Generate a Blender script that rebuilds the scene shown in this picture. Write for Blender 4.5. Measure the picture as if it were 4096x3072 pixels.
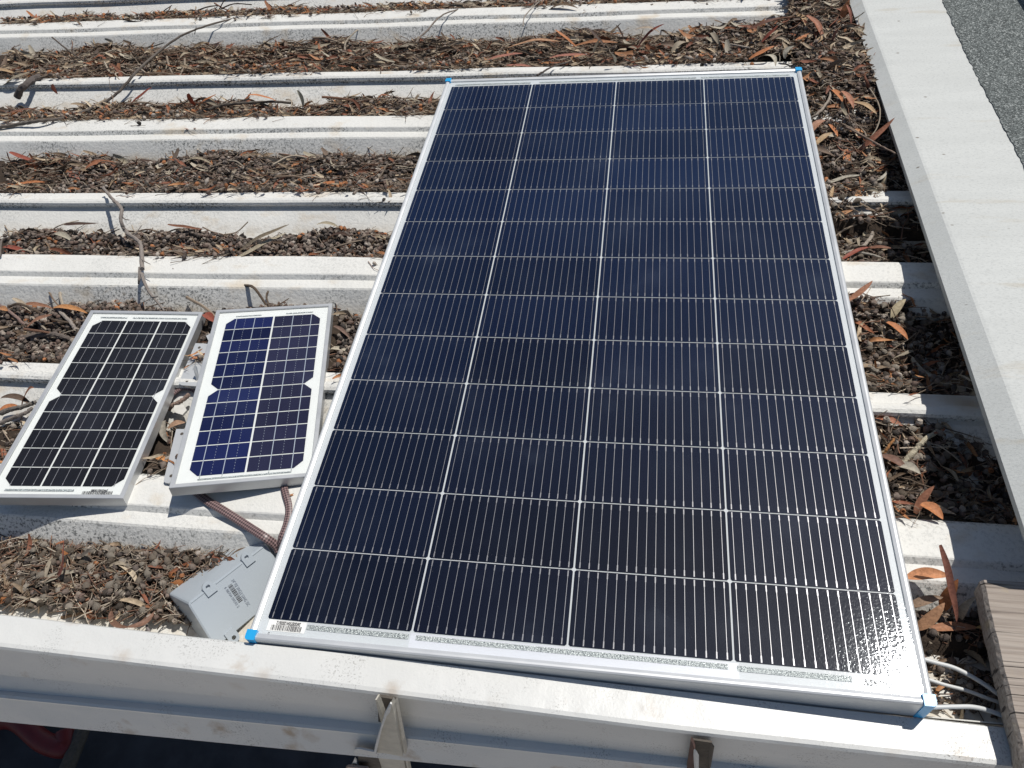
import bpy, math, random
import numpy as np
random.seed(7); rng = np.random.default_rng(11)
for o in list(bpy.data.objects): bpy.data.objects.remove(o, do_unlink=True)
SC = bpy.context.scene; COL = SC.collection
# ------------------------------------------------------------------ camera, world, sun, exposure
CAM = np.array([0.06891446, -0.94406663, 0.86057675])
RR = np.array([[0.98585406, 0.13157095, -0.1038309], [0.03541771, -0.76904071, -0.63821781], [-0.16382111, 0.62551217, -0.76282185]])
FPX = 3024.365
cd = bpy.data.cameras.new('camera'); cam = bpy.data.objects.new('camera', cd); COL.objects.link(cam)
cd.sensor_width = 36; cd.lens = FPX / 4096 * 36; cd.clip_start = 0.02; cd.clip_end = 300
from mathutils import Matrix, Vector
M = Matrix.Identity(4)
for i in range(3):
    M[i][0] = RR[0][i]; M[i][1] = -RR[1][i]; M[i][2] = -RR[2][i]; M[i][3] = CAM[i]
cam.matrix_world = M; SC.camera = cam
SUN = np.array([0.3267, 0.3240, 0.8878]); SUN /= np.linalg.norm(SUN)
EL = math.asin(SUN[2]); AZ = math.atan2(SUN[0], SUN[1])
w = bpy.data.worlds.new('World'); SC.world = w; w.use_nodes = True
nt = w.node_tree; sky = nt.nodes.new('ShaderNodeTexSky'); sky.sky_type = 'NISHITA'; sky.sun_disc = False
sky.sun_elevation = EL; sky.sun_rotation = AZ; sky.air_density = 1.0; sky.dust_density = 0.6
bg = nt.nodes['Background']; bg.inputs[1].default_value = 0.058
nt.links.new(sky.outputs[0], bg.inputs[0])
sd = bpy.data.lights.new('sun', 'SUN'); sd.energy = 3.75; sd.angle = math.radians(0.5); sd.color = (1, 0.965, 0.91)
so = bpy.data.objects.new('sun', sd); COL.objects.link(so)
so.rotation_euler = Vector(-SUN).to_track_quat('-Z', 'Y').to_euler()
SC.view_settings.view_transform = 'Standard'; SC.view_settings.look = 'None'
SC.view_settings.exposure = 0.07; SC.view_settings.gamma = 1
SC.cycles.max_bounces = 8; SC.cycles.transparent_max_bounces = 12
SC.cycles.sample_clamp_indirect = 4

def at(px, py, z):
    "point of the photograph (4096 wide) that lies at height z"
    d = RR.T @ np.array([(px - 2048) / FPX, (py - 1536) / FPX, 1.0])
    return CAM + d * ((z - CAM[2]) / d[2])
def aty(px, py, y):
    d = RR.T @ np.array([(px - 2048) / FPX, (py - 1536) / FPX, 1.0])
    return CAM + d * ((y - CAM[1]) / d[1])
CR = dict(A=(0, 0, .6329), B=(1300, 0, .6329), C=(2696, 0, .6329), D=(0, 1000, .6329), E=(0, 2022, .6329), F=(1300, 2022, .6329),
          G=(2696, 2022, .6329), H=(2696, 1000, .6329), J=(0, 2100, .31646), K=(600, 1350, .3615), W=(1300, 2600, .2845), V=(2600, 2700, .2712),
          Q=(650, 2050, .3315), S=(600, 1750, .3617), T=(1700, 0, .3617), P=(3650, 2300, .811), U=(3300, 2250, .4218), N=(0, 0, .3014), X=(0,300,.5512))
def pc(c, x, y):
    o = CR[c]; return o[0] + x * o[2], o[1] + y * o[2]
def ac(c, x, y, z): return at(*pc(c, x, y), z)

# ------------------------------------------------------------------ materials
def mat(name):
    m = bpy.data.materials.new(name); m.use_nodes = True
    n = m.node_tree.nodes; return m, n, m.node_tree.links, n['Principled BSDF']
def simple(name, col, rough=.6, metal=0, noise=None, bump=None, spec=.5):
    m, n, l, p = mat(name)
    p.inputs['Base Color'].default_value = (*col, 1); p.inputs['Roughness'].default_value = rough
    p.inputs['Metallic'].default_value = metal; p.inputs['Specular IOR Level'].default_value = spec
    if noise:
        sc, amt = noise
        N = nz(n, l, sc, 4); mx = n.new('ShaderNodeMix'); mx.data_type = 'RGBA'
        mx.inputs[6].default_value = (*[c * (1 - amt) for c in col], 1); mx.inputs[7].default_value = (*[min(1, c * (1 + amt)) for c in col], 1)
        l.new(N.outputs[0], mx.inputs[0]); l.new(mx.outputs[2], p.inputs['Base Color'])
    if bump:
        sc, st = bump; N = nz(n, l, sc, 5); b = n.new('ShaderNodeBump'); b.inputs['Strength'].default_value = st; b.inputs['Distance'].default_value = .002
        l.new(N.outputs[0], b.inputs['Height']); l.new(b.outputs[0], p.inputs['Normal'])
    return m
def nz(n, l, scale, detail=4, stretch=None, rough=.55, w=0, src='Object'):
    tc = n.new('ShaderNodeTexCoord'); N = n.new('ShaderNodeTexNoise'); N.inputs['Scale'].default_value = scale
    N.inputs['Detail'].default_value = detail; N.inputs['Roughness'].default_value = rough
    mp = n.new('ShaderNodeMapping'); mp.inputs['Scale'].default_value = stretch or (1, 1, 1); mp.inputs['Location'].default_value = (w, w * .7, w * .3)
    l.new(tc.outputs[src], mp.inputs[0]); l.new(mp.outputs[0], N.inputs['Vector']); return N
def vor(n, l, scale, stretch=None, feature='F1', w=0):
    tc = n.new('ShaderNodeTexCoord'); V = n.new('ShaderNodeTexVoronoi'); V.inputs['Scale'].default_value = scale; V.feature = feature
    mp = n.new('ShaderNodeMapping'); mp.inputs['Scale'].default_value = stretch or (1, 1, 1); mp.inputs['Location'].default_value = (w, w, w)
    l.new(tc.outputs['Object'], mp.inputs[0]); l.new(mp.outputs[0], V.inputs['Vector']); return V
def ramp(n, l, src, stops):
    r = n.new('ShaderNodeValToRGB'); e = r.color_ramp.elements
    while len(e) < len(stops): e.new(.5)
    for k, (p, c) in enumerate(stops):
        e[k].position = p; e[k].color = (*c, 1) if not isinstance(c, (int, float)) else (c, c, c, 1)
    l.new(src, r.inputs[0]); return r.outputs[0]
def mixc(n, l, fac, a, b, mode='MIX'):
    x = n.new('ShaderNodeMix'); x.data_type = 'RGBA'; x.blend_type = mode
    for s, v in ((0, fac), (6, a), (7, b)):
        if isinstance(v, (tuple, list)): x.inputs[s].default_value = (*v, 1)
        elif isinstance(v, (int, float)): x.inputs[s].default_value = v
        else: l.new(v, x.inputs[s])
    return x.outputs[2]
def mth(n, l, op, a, b=0.):
    x = n.new('ShaderNodeMath'); x.operation = op
    for s, v in ((0, a), (1, b)):
        if isinstance(v, (int, float)): x.inputs[s].default_value = v
        else: l.new(v, x.inputs[s])
    return x.outputs[0]
def bumpn(n, l, h, strength, dist, normal=None):
    b = n.new('ShaderNodeBump'); b.inputs['Strength'].default_value = strength; b.inputs['Distance'].default_value = dist
    l.new(h, b.inputs['Height'])
    if normal: l.new(normal, b.inputs['Normal'])
    return b.outputs[0]

def m_roof():
    m, n, l, p = mat('weathered white roof paint')
    base = mixc(n, l, nz(n, l, 7, 5).outputs[0], (.64, .63, .59), (.79, .78, .735))
    # black mould specks, in patches, heavier on steep faces
    geo = n.new('ShaderNodeNewGeometry'); sx = n.new('ShaderNodeSeparateXYZ'); l.new(geo.outputs['True Normal'], sx.inputs[0])
    steep = mth(n, l, 'SUBTRACT', 1.0, sx.outputs[2])
    patch = ramp(n, l, nz(n, l, 4.5, 5, (1, 2, 1), w=3).outputs[0], [(.43, .15), (.56, 1.)])
    sp = ramp(n, l, nz(n, l, 210, 5, (1, 1, 1), .75).outputs[0], [(.50, 0.), (.60, 1.)])
    sp2 = ramp(n, l, vor(n, l, 95).outputs[0], [(.10, 1.), (.22, 0.)])
    sel = ramp(n, l, nz(n, l, 25, 3, w=9).outputs[0], [(.48, 0.), (.62, 1.)])
    fac = mth(n, l, 'MULTIPLY', mth(n, l, 'MULTIPLY', sp, patch), mth(n, l, 'ADD', .22, mth(n, l, 'MULTIPLY', steep, 2.2)))
    f2 = mth(n, l, 'MULTIPLY', mth(n, l, 'MULTIPLY', sp2, sel), mth(n, l, 'ADD', .12, steep))
    c = mixc(n, l, fac, base, (.13, .135, .13)); c = mixc(n, l, mth(n, l, 'MULTIPLY', f2, .8), c, (.10, .10, .09))
    # pale brown water stains
    st = ramp(n, l, nz(n, l, 14, 5, (1, 1.6, 1), w=5).outputs[0], [(.56, 0.), (.76, .6)])
    c = mixc(n, l, st, c, (.55, .43, .28))
    # dirt line where litter meets the metal
    tc = n.new('ShaderNodeTexCoord'); s3 = n.new('ShaderNodeSeparateXYZ'); l.new(tc.outputs['Object'], s3.inputs[0])
    low = ramp(n, l, mth(n, l, 'ADD', mth(n, l, 'MULTIPLY', s3.outputs[2], 10.), 1.0), [(.12, 1.), (.36, 0.)])
    dn = ramp(n, l, nz(n, l, 60, 5, w=2).outputs[0], [(.35, .1), (.65, .85)])
    c = mixc(n, l, mth(n, l, 'MULTIPLY', low, dn), c, (.40, .32, .21))
    l.new(c, p.inputs['Base Color']); p.inputs['Roughness'].default_value = .55
    p.inputs['Specular IOR Level'].default_value = .3
    l.new(bumpn(n, l, nz(n, l, 180, 5).outputs[0], .6, .0018, bumpn(n, l, nz(n, l, 9, 3).outputs[0], .35, .012)), p.inputs['Normal'])
    return m
def m_beam():
    m, n, l, p = mat('stained white beam paint')
    base = mixc(n, l, nz(n, l, 6, 5).outputs[0], (.62, .62, .595), (.72, .715, .685))
    v = vor(n, l, 21, (1, 1, 1)); wob = nz(n, l, 90, 5, w=4)
    d = mth(n, l, 'ADD', v.outputs[0], mth(n, l, 'MULTIPLY', mth(n, l, 'SUBTRACT', wob.outputs[0], .5), .7))
    spot = ramp(n, l, d, [(.0, .8), (.2, .3), (.34, 0.)])
    sel = ramp(n, l, v.outputs['Color'], [(.40, 0.), (.75, 1.)])
    c = mixc(n, l, mth(n, l, 'MULTIPLY', spot, sel), base, (.36, .25, .15))
    sp = ramp(n, l, nz(n, l, 420, 2, None, .7).outputs[0], [(.55, 0.), (.64, .85)])
    pt = ramp(n, l, nz(n, l, 16, 4, w=6).outputs[0], [(.5, .05), (.68, 1.)])
    c = mixc(n, l, mth(n, l, 'MULTIPLY', sp, pt), c, (.25, .24, .22))
    l.new(c, p.inputs['Base Color']); p.inputs['Roughness'].default_value = .38; p.inputs['Specular IOR Level'].default_value = .45
    l.new(bumpn(n, l, nz(n, l, 260, 4).outputs[0], .25, .001, bumpn(n, l, nz(n, l, 8, 3).outputs[0], .45, .012)), p.inputs['Normal'])
    return m
def m_flash():
    m, n, l, p = mat('weathered fibre cement flashing')
    base = mixc(n, l, nz(n, l, 10, 6, (.5, 2.5, 1)).outputs[0], (.50, .51, .49), (.63, .64, .615))
    fine = ramp(n, l, nz(n, l, 420, 4, (.5, 1, 1), .7).outputs[0], [(.50, 0.), (.66, .5)])
    c = mixc(n, l, fine, base, (.36, .37, .36))
    st = ramp(n, l, nz(n, l, 13, 5, (.45, 2.0, 1), w=6).outputs[0], [(.60, 0.), (.74, .5)])
    c = mixc(n, l, st, c, (.44, .38, .28))
    v = vor(n, l, 22, (.8, 1.2, 1)); dot = ramp(n, l, v.outputs[0], [(.03, 1.), (.07, 0.)]); c = mixc(n, l, mth(n, l, 'MULTIPLY', dot, .8), c, (.12, .09, .06))
    l.new(c, p.inputs['Base Color']); p.inputs['Roughness'].default_value = .8; p.inputs['Specular IOR Level'].default_value = .2
    l.new(bumpn(n, l, nz(n, l, 420, 4, (.4, 1, 1), .7).outputs[0], .5, .0012), p.inputs['Normal'])
    return m
def m_felt():
    m, n, l, p = mat('mineral granule felt')
    v = vor(n, l, 420); r = ramp(n, l, v.outputs['Color'], [(.1, (.012, .014, .014)), (.4, (.06, .07, .068)), (.7, (.17, .19, .185)), (.95, (.5, .52, .5))])
    c = mixc(n, l, .2, r, (.13, .145, .14))
    l.new(c, p.inputs['Base Color']); p.inputs['Roughness'].default_value = .85
    l.new(bumpn(n, l, v.outputs[0], .8, .0018), p.inputs['Normal']); return m
def m_wood():
    m, n, l, p = mat('grey weathered timber')
    g = nz(n, l, 10, 6, (.5, 22, 22), .6)
    c = ramp(n, l, g.outputs[0], [(.28, (.075, .06, .048)), (.42, (.30, .25, .21)), (.6, (.39, .335, .285)), (.8, (.46, .41, .35))])
    crack = ramp(n, l, nz(n, l, 9, 3, (.25, 30, 3), .4, w=3).outputs[0], [(.65, 0.), (.69, .9)])
    c = mixc(n, l, crack, c, (.03, .022, .018))
    c = mixc(n, l, ramp(n, l, nz(n, l, 40, 5, (.7, 1, 1), w=7).outputs[0], [(.6, 0.), (.72, .5)]), c, (.45, .36, .2))
    l.new(c, p.inputs['Base Color']); p.inputs['Roughness'].default_value = .85
    l.new(bumpn(n, l, mth(n, l, 'SUBTRACT', g.outputs[0], crack), .7, .003), p.inputs['Normal']); return m
def m_alu(name, col=(.78, .79, .80), rough=.36, metal=.85):
    m, n, l, p = mat(name)
    c = mixc(n, l, nz(n, l, 900, 2).outputs[0], tuple(x * .88 for x in col), col)
    l.new(c, p.inputs['Base Color']); p.inputs['Metallic'].default_value = metal
    l.new(ramp(n, l, nz(n, l, 30, 4).outputs[0], [(.3, rough - .05), (.7, rough + .08)]), p.inputs['Roughness'])
    l.new(bumpn(n, l, nz(n, l, 1500, 2).outputs[0], .12, .0004), p.inputs['Normal']); return m
def m_cell(name, col, var=.35, steepcol=None):
    m, n, l, p = mat(name)
    oi = n.new('ShaderNodeObjectInfo')
    k = mth(n, l, 'ADD', 1 - var / 2, mth(n, l, 'MULTIPLY', oi.outputs['Random'], var))
    c0 = mixc(n, l, nz(n, l, 20, 4).outputs[0], tuple(x * .85 for x in col), tuple(x * 1.15 for x in col))
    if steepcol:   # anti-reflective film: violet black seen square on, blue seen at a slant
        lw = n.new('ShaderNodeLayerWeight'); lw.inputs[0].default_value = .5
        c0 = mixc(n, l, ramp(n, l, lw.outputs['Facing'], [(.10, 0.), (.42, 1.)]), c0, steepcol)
    vm = n.new('ShaderNodeVectorMath'); vm.operation = 'SCALE'; l.new(c0, vm.inputs[0]); l.new(k, vm.inputs['Scale'])
    dot = ramp(n, l, vor(n, l, 260).outputs[0], [(.05, 1.), (.09, 0.)]); sel = ramp(n, l, nz(n, l, 70, 2, w=4).outputs[0], [(.6, 0.), (.66, .22)])
    c = mixc(n, l, mth(n, l, 'MULTIPLY', dot, sel), vm.outputs[0], (.5, .5, .5))
    l.new(c, p.inputs['Base Color']); p.inputs['Roughness'].default_value = .45; p.inputs['Specular IOR Level'].default_value = .05; return m
def m_glass(name, smudge=.03, bumpS=.5, rough=.045, amt=1.0):
    m, n, l, p = mat(name); n.remove(p); out = n['Material Output']
    tr = n.new('ShaderNodeBsdfTransparent'); gl = n.new('ShaderNodeBsdfGlossy'); df = n.new('ShaderNodeBsdfDiffuse')
    gl.inputs['Roughness'].default_value = rough; gl.inputs['Color'].default_value = (.9, .95, 1, 1)
    fr = n.new('ShaderNodeFresnel'); fr.inputs[0].default_value = 1.42
    nb = bumpn(n, l, nz(n, l, 310, 2, None, .6).outputs[0], bumpS, .00012); l.new(nb, gl.inputs['Normal'])
    m1 = n.new('ShaderNodeMixShader'); l.new(mth(n, l, 'MULTIPLY', fr.outputs[0], amt), m1.inputs[0]); l.new(tr.outputs[0], m1.inputs[1]); l.new(gl.outputs[0], m1.inputs[2])
    df.inputs[0].default_value = (.55, .66, .85, 1); g2 = n.new('ShaderNodeBsdfGlossy'); g2.inputs['Roughness'].default_value = .30; g2.inputs['Color'].default_value = (.8, .87, 1, 1)
    mg = n.new('ShaderNodeMixShader'); mg.inputs[0].default_value = .12; l.new(df.outputs[0], mg.inputs[1]); l.new(g2.outputs[0], mg.inputs[2])
    tc = n.new('ShaderNodeTexCoord'); sx = n.new('ShaderNodeSeparateXYZ'); l.new(tc.outputs['Object'], sx.inputs[0])
    sm = ramp(n, l, nz(n, l, 9, 6, w=2).outputs[0], [(.45, smudge * .15), (.60, smudge * .7), (.72, smudge * 2.2)])
    dust = ramp(n, l, vor(n, l, 420).outputs[0], [(.03, .05), (.08, 0.)])
    dsel = ramp(n, l, nz(n, l, 60, 2, w=1).outputs[0], [(.5, 0.), (.62, 1.)])
    f = mth(n, l, 'ADD', sm, mth(n, l, 'MULTIPLY', dust, dsel))
    m2 = n.new('ShaderNodeMixShader'); l.new(f, m2.inputs[0]); l.new(m1.outputs[0], m2.inputs[1]); l.new(mg.outputs[0], m2.inputs[2])
    l.new(m2.outputs[0], out.inputs[0]); return m
def m_vcol(name, rough=.75, bs=.5, scale=700):
    m, n, l, p = mat(name)
    a = n.new('ShaderNodeAttribute'); a.attribute_name = 'Col'
    N = nz(n, l, scale, 4); c = mixc(n, l, .7, a.outputs[0], ramp(n, l, N.outputs[0], [(.3, .45), (.62, 1.)]), 'MULTIPLY')
    l.new(c, p.inputs['Base Color']); p.inputs['Roughness'].default_value = rough; p.inputs['Specular IOR Level'].default_value = .25
    l.new(bumpn(n, l, N.outputs[0], bs, .0012), p.inputs['Normal']); return m
def m_sleeve():
    m, n, l, p = mat('braided sleeve')
    tc = n.new('ShaderNodeTexCoord'); v = n.new('ShaderNodeTexChecker'); v.inputs['Scale'].default_value = 1
    mp = n.new('ShaderNodeMapping'); mp.inputs['Rotation'].default_value = (0, 0, .785); l.new(tc.outputs['UV'], mp.inputs[0]); l.new(mp.outputs[0], v.inputs[0])
    v.inputs[1].default_value = (.27, .18, .175, 1); v.inputs[2].default_value = (.06, .04, .04, 1)
    l.new(v.outputs[0], p.inputs['Base Color']); p.inputs['Roughness'].default_value = .4
    l.new(bumpn(n, l, v.outputs[1], .6, .001), p.inputs['Normal']); return m
ROOF = m_roof(); BEAM = m_beam(); FLASH = m_flash(); FELT = m_felt(); WOOD = m_wood()
ALU = m_alu('anodised aluminium', (.66, .67, .675), .42, .40); ALUS = m_alu('satin aluminium frame', (.58, .59, .595), .40, .5)
BACK = simple('white backsheet', (.55, .58, .60), .5, noise=(30, .04))
BACK2 = simple('white backsheet matt', (.69, .71, .69), .5, noise=(40, .03))
PATCH = simple('pale film patch', (.62, .64, .68), .4)
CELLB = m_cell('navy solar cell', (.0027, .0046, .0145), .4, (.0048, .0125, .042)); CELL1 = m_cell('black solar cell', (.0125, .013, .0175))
CELL2 = m_cell('blue polycrystalline cell', (.009, .014, .062), .7); CELL3 = m_cell('slate polycrystalline cell', (.020, .021, .050), .4)
BUS = simple('tinned busbar wire', (.40, .40, .42), .35, .4); BUSW = simple('wide tinned busbar', (.42, .47, .54), .4, .3)
RIB = simple('crinkled solder ribbon', (.36, .39, .39), .30, .6, (350, .35), (420, .9))
GLB = m_glass('panel glass', .010, .9, .07, 1.0); GLS = m_glass('small panel glass', .012, .5, .08, .4)
BLUE = simple('blue plastic', (.02, .36, .72), .35, noise=(80, .08)); INKB = simple('faded blue black ink', (.10, .12, .16), .6); INK = simple('black ink', (.03, .03, .035), .6)
GREY = simple('grey pvc', (.40, .44, .47), .28, noise=(9, .05), bump=(40, .04)); GREYD = simple('box rim gasket', (.13, .13, .16), .6, noise=(200, .5))
CABLE = simple('light grey cable sheath', (.60, .61, .60), .45); BRK = simple('bracket aluminium', (.60, .61, .61), .4, .3, (60, .06))
STEELW = simple('flaking cream steel paint', (.55, .51, .43), .7, noise=(60, .3), bump=(120, .6)); STEELE = simple('white flaking cut edge', (.68, .67, .64), .7, noise=(200, .2), bump=(200, .8))
STEELR = simple('rusty dark steel', (.09, .075, .06), .8, noise=(90, .6), bump=(150, .8))
BOUNCE = simple('added pale bounce slab', (.52, .47, .42), .9, noise=(3, .2)); GROUND = simple('dark concrete yard', (.045, .045, .05), .9, noise=(9, .75), bump=(60, .3))
REDM = simple('dull red painted metal', (.16, .010, .010), .5, noise=(20, .4))
NUT = m_vcol('gum nut', .75, .9, 900); LEAF = m_vcol('dry leaf', .6, .35, 260); TWIG = m_vcol('twig bark', .85, .9, 600)
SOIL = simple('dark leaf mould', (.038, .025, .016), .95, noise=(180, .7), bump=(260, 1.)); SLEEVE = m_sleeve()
DARKEDGE = simple('black bitumen edge', (.012, .012, .013), .9, bump=(300, .8)); BRICKM = simple('white pebble', (.6, .58, .53), .7, noise=(120, .2))

# ------------------------------------------------------------------ mesh helpers
def link(o, parent=None):
    COL.objects.link(o)
    if parent: o.parent = parent
    return o
def tag(o, label=None, cat=None, group=None, kind=None):
    if label: o['label'] = label
    if cat: o['category'] = cat
    if group: o['group'] = group
    if kind: o['kind'] = kind
    return o
def empty(name, loc, label, cat, group=None):
    o = bpy.data.objects.new(name, None); o.location = loc; o.empty_display_size = .05; link(o); return tag(o, label, cat, group)
def obj(name, V, F, m, parent=None, mi=None, smooth=False, uv=None, origin=None):
    V = np.asarray(V, float)
    off = np.array(parent.location) + (np.array(parent.parent.location) if parent.parent else 0) if parent else (np.array(origin) if origin is not None else V.mean(0))
    me = bpy.data.meshes.new(name); me.from_pydata((V - off).tolist(), [], F)
    for x in (m if isinstance(m, (list, tuple)) else [m]): me.materials.append(x)
    if mi is not None: me.polygons.foreach_set('material_index', mi)
    if smooth: me.polygons.foreach_set('use_smooth', [True] * len(F))
    if uv is not None:
        u = me.uv_layers.new(name='UVMap'); li = np.empty(len(me.loops), int); me.loops.foreach_get('vertex_index', li)
        u.data.foreach_set('uv', np.asarray(uv)[li].ravel())
    me.update(); o = bpy.data.objects.new(name, me); link(o, parent)
    if not parent: o.location = off
    return o
class MB:
    def __init__(s): s.V = []; s.F = []; s.M = []
    def add(s, V, F, mi=0):
        b = len(s.V); s.V += [tuple(v) for v in V]; s.F += [[i + b for i in f] for f in F]; s.M += [mi] * len(F)
    def hexa(s, P, mi=0):  # 8 points: bottom 4, top 4
        s.add(P, [[3, 2, 1, 0], [4, 5, 6, 7], [0, 1, 5, 4], [1, 2, 6, 5], [2, 3, 7, 6], [3, 0, 4, 7]], mi)
    def prism(s, poly, off, mi=0):
        poly = [np.array(p, float) for p in poly]; n = len(poly); off = np.array(off, float)
        s.add(poly + [p + off for p in poly], [list(range(n))[::-1], list(range(n, 2 * n))] + [[i, (i + 1) % n, n + (i + 1) % n, n + i] for i in range(n)], mi)
    def obj(s, name, m, parent=None, **k): return obj(name, s.V, s.F, m, parent, mi=s.M, **k)
def spline(P, n=8):
    P = np.asarray(P, float)
    if len(P) < 3: return np.array([P[0] + (P[-1] - P[0]) * t for t in np.linspace(0, 1, n)])
    Q = np.vstack([2 * P[0] - P[1], P, 2 * P[-1] - P[-2]]); out = []
    for i in range(1, len(Q) - 2):
        for t in np.linspace(0, 1, n, endpoint=False):
            a, b, c, d = Q[i - 1:i + 3]
            out.append(.5 * ((2 * b) + (-a + c) * t + (2 * a - 5 * b + 4 * c - d) * t * t + (-a + 3 * b - 3 * c + d) * t ** 3))
    out.append(P[-1]); return np.array(out)
def tube(P, r, seg=8, ry=None, up=(0, 0, 1), jit=0):
    "swept tube; r scalar or per point; ry flattens"
    P = np.asarray(P, float); n = len(P); r = np.full(n, r) if np.isscalar(r) else np.asarray(r)
    V = []; F = []; UV = []; L = 0
    for i in range(n):
        t = P[min(i + 1, n - 1)] - P[max(i - 1, 0)]; t = t / (np.linalg.norm(t) + 1e-12)
        s = np.cross(t, up); s = s / (np.linalg.norm(s) + 1e-9); q = np.cross(s, t)
        if i: L += np.linalg.norm(P[i] - P[i - 1])
        for k in range(seg):
            a = 2 * math.pi * k / seg; rr = r[i] * (1 + (rng.uniform(-jit, jit) if jit else 0))
            V.append(P[i] + s * math.cos(a) * rr + q * math.sin(a) * (rr if ry is None else ry)); UV.append((L * 380, k * 12 / seg))
    for i in range(n - 1):
        for k in range(seg): F.append([i * seg + k, i * seg + (k + 1) % seg, (i + 1) * seg + (k + 1) % seg, (i + 1) * seg + k])
    F.append(list(range(seg))[::-1]); F.append([(n - 1) * seg + k for k in range(seg)])
    return V, F, UV
def colour(me, c):
    a = me.color_attributes.new('Col', 'FLOAT_COLOR', 'POINT'); n = len(me.vertices)
    a.data.foreach_set('color', np.tile([*c, 1.], n))

# ------------------------------------------------------------------ ground far below
def grid_xy(x0, x1, y0, y1, z): return [(x0, y0, z), (x1, y0, z), (x1, y1, z), (x0, y1, z)], [[0, 1, 2, 3]]
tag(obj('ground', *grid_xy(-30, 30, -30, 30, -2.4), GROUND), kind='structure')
tag(obj('bounce_slab', *grid_xy(-9, 9, -9, -1.35, -2.39), BOUNCE), kind='structure')  # unseen pale slab, added to bounce warm sunlight up onto the shaded beam front

# ------------------------------------------------------------------ roof sheet: wide ribs and seam ribs on flat pans
PAN = -.081
ribs = [-1.43, -.461 - .49, -.461, .034, .519, 1.043, 1.53]       # front edge of each wide rib
seams = [-.70, -.235, .25, .739, 1.235]              # front edge of each rolled seam
prof = []
def addrib(y): prof.extend([(y - .062, PAN), (y - .030, -.0455), (y - .027, -.0435), (y - .007, -.043), (y - .001, -.036), (y + .001, -.035), (y + .040, -.035), (y + .052, -.0385), (y + .058, -.044), (y + .066, PAN)])
def addseam(y):
    prof.extend([(y - .064, PAN), (y - .050, -.0765), (y - .004, -.0545), (y + .003, -.0535), (y + .0045, -.048), (y + .0005, -.0465), (y - .001, -.0435), (y + .001, -.0385), (y + .006, -.036), (y + .011, -.0352), (y + .016, -.037), (y + .020, -.0405), (y + .0215, -.0425), (y + .040, -.0425), (y + .044, -.047), (y + .050, PAN)])
prof.append((-.648, -.045)); prof.append((-.640, -.078))
for y in sorted([r for r in ribs if -.6 < r < 1.5] + [s for s in seams if -.6 < s < 1.5]): (addrib if y in ribs else addseam)(y)
prof.append((1.9, PAN))
def yaw(x, y): return -(x + .2) * .028 * max(0., min(1., (y - .1) / .9))
xs = np.linspace(-3.0, .66, 62); V = []; F = []
for x in xs:
    for (y, z) in prof:
        V.append((x, y + yaw(x, y) + .0012 * math.sin(x * 9 + y * 5), z + .0008 * math.sin(x * 13 + y * 31)))
n = len(prof)
for i in range(len(xs) - 1):
    for j in range(n - 1): F.append([i * n + j, (i + 1) * n + j, (i + 1) * n + j + 1, i * n + j + 1])
ro = obj('roof_sheet', V, F, ROOF, origin=(0, 0, 0))
tag(ro, 'white painted ribbed metal roof sheet with leaf litter in its channels', 'roof')
so_ = ro.modifiers.new('s', 'SOLIDIFY'); so_.thickness = .0012; so_.offset = -1

# ------------------------------------------------------------------ front beam (fascia purlin)
_feat = []
for pts, z3 in (([('E', 0, 895), ('F', 0, 1140), ('F', 2212, 1420), ('G', 2010, 1640)], (-.004, -.008, -.025, -.039)),
                ([('E', 0, 1060), ('F', 0, 1262), ('F', 2212, 1515)], (-.070, -.070, -.072)),
                ([('E', 0, 1160), ('F', 0, 1335), ('F', 2212, 1578)], (-.1005, -.103, -.106)),
                ([('E', 0, 1206), ('F', 0, 1408), ('F', 2212, 1642)], (-.1005, -.107, -.110)),
                ([('E', 0, 1355), ('F', 0, 1553), ('F', 1240, 1672), ('F', 2212, 1768)], (-.152, -.155, -.157, -.158))):
    _feat.append(np.array([ac(c, x, y, z) for (c, x, y), z in zip(pts, z3)]))
def along(f, x):
    i = int(np.clip(np.searchsorted(f[:, 0], x) - 1, 0, len(f) - 2)); t = (x - f[i, 0]) / (f[i + 1, 0] - f[i, 0]); t = min(max(t, -3), 1 + 1.5)
    return f[i, 1] + (f[i + 1, 1] - f[i, 1]) * t, f[i, 2] + (f[i + 1, 2] - f[i, 2]) * t
def beam_pts(x):
    x = min(x, .60); (yo, zo), (y1, z1), (y2, z2), (y3, z3), (y4, z4) = [along(f, x) for f in _feat]
    yi = -.6505 if x < -.7 else -.6505 - .0035 * min(1, (x + .7) / .25); zi = zo
    return [(yi + .003, -.075), (yi, zi - .004), (yi - .002, zi), (yo + .005, zo + .0006), (yo + .0015, zo - .0002), (yo, zo - .003), (y1 + .0005, z1 + .0015), (y1, z1), (y1 + .0022, z1 - .002),
            (y2, z2), (y2 - .001, z2 - .002), (y3 + .002, z3 + .0004), (y3, z3 - .001), (y3 - .0002, z3 - .004), (y4, z4), (y4 + .003, z4 - .001), (y4 + .02, z4)]
BX = np.linspace(-1.7, 1.3, 61); bp = [beam_pts(x) for x in BX]; m_ = len(bp[0]); V = []; F = []
for x, P in zip(BX, bp): V += [(x, y, z) for y, z in P]
for i in range(len(BX) - 1):
    for j in range(m_ - 1): F.append([i * m_ + j, i * m_ + j + 1, (i + 1) * m_ + j + 1, (i + 1) * m_ + j])
be = obj('beam', V, F, BEAM, origin=(0, 0, 0)); tag(be, 'long white painted steel edge beam with brown rust stains below the panels', 'beam')
sm = be.modifiers.new('s', 'SOLIDIFY'); sm.thickness = .002; sm.offset = 1
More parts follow.
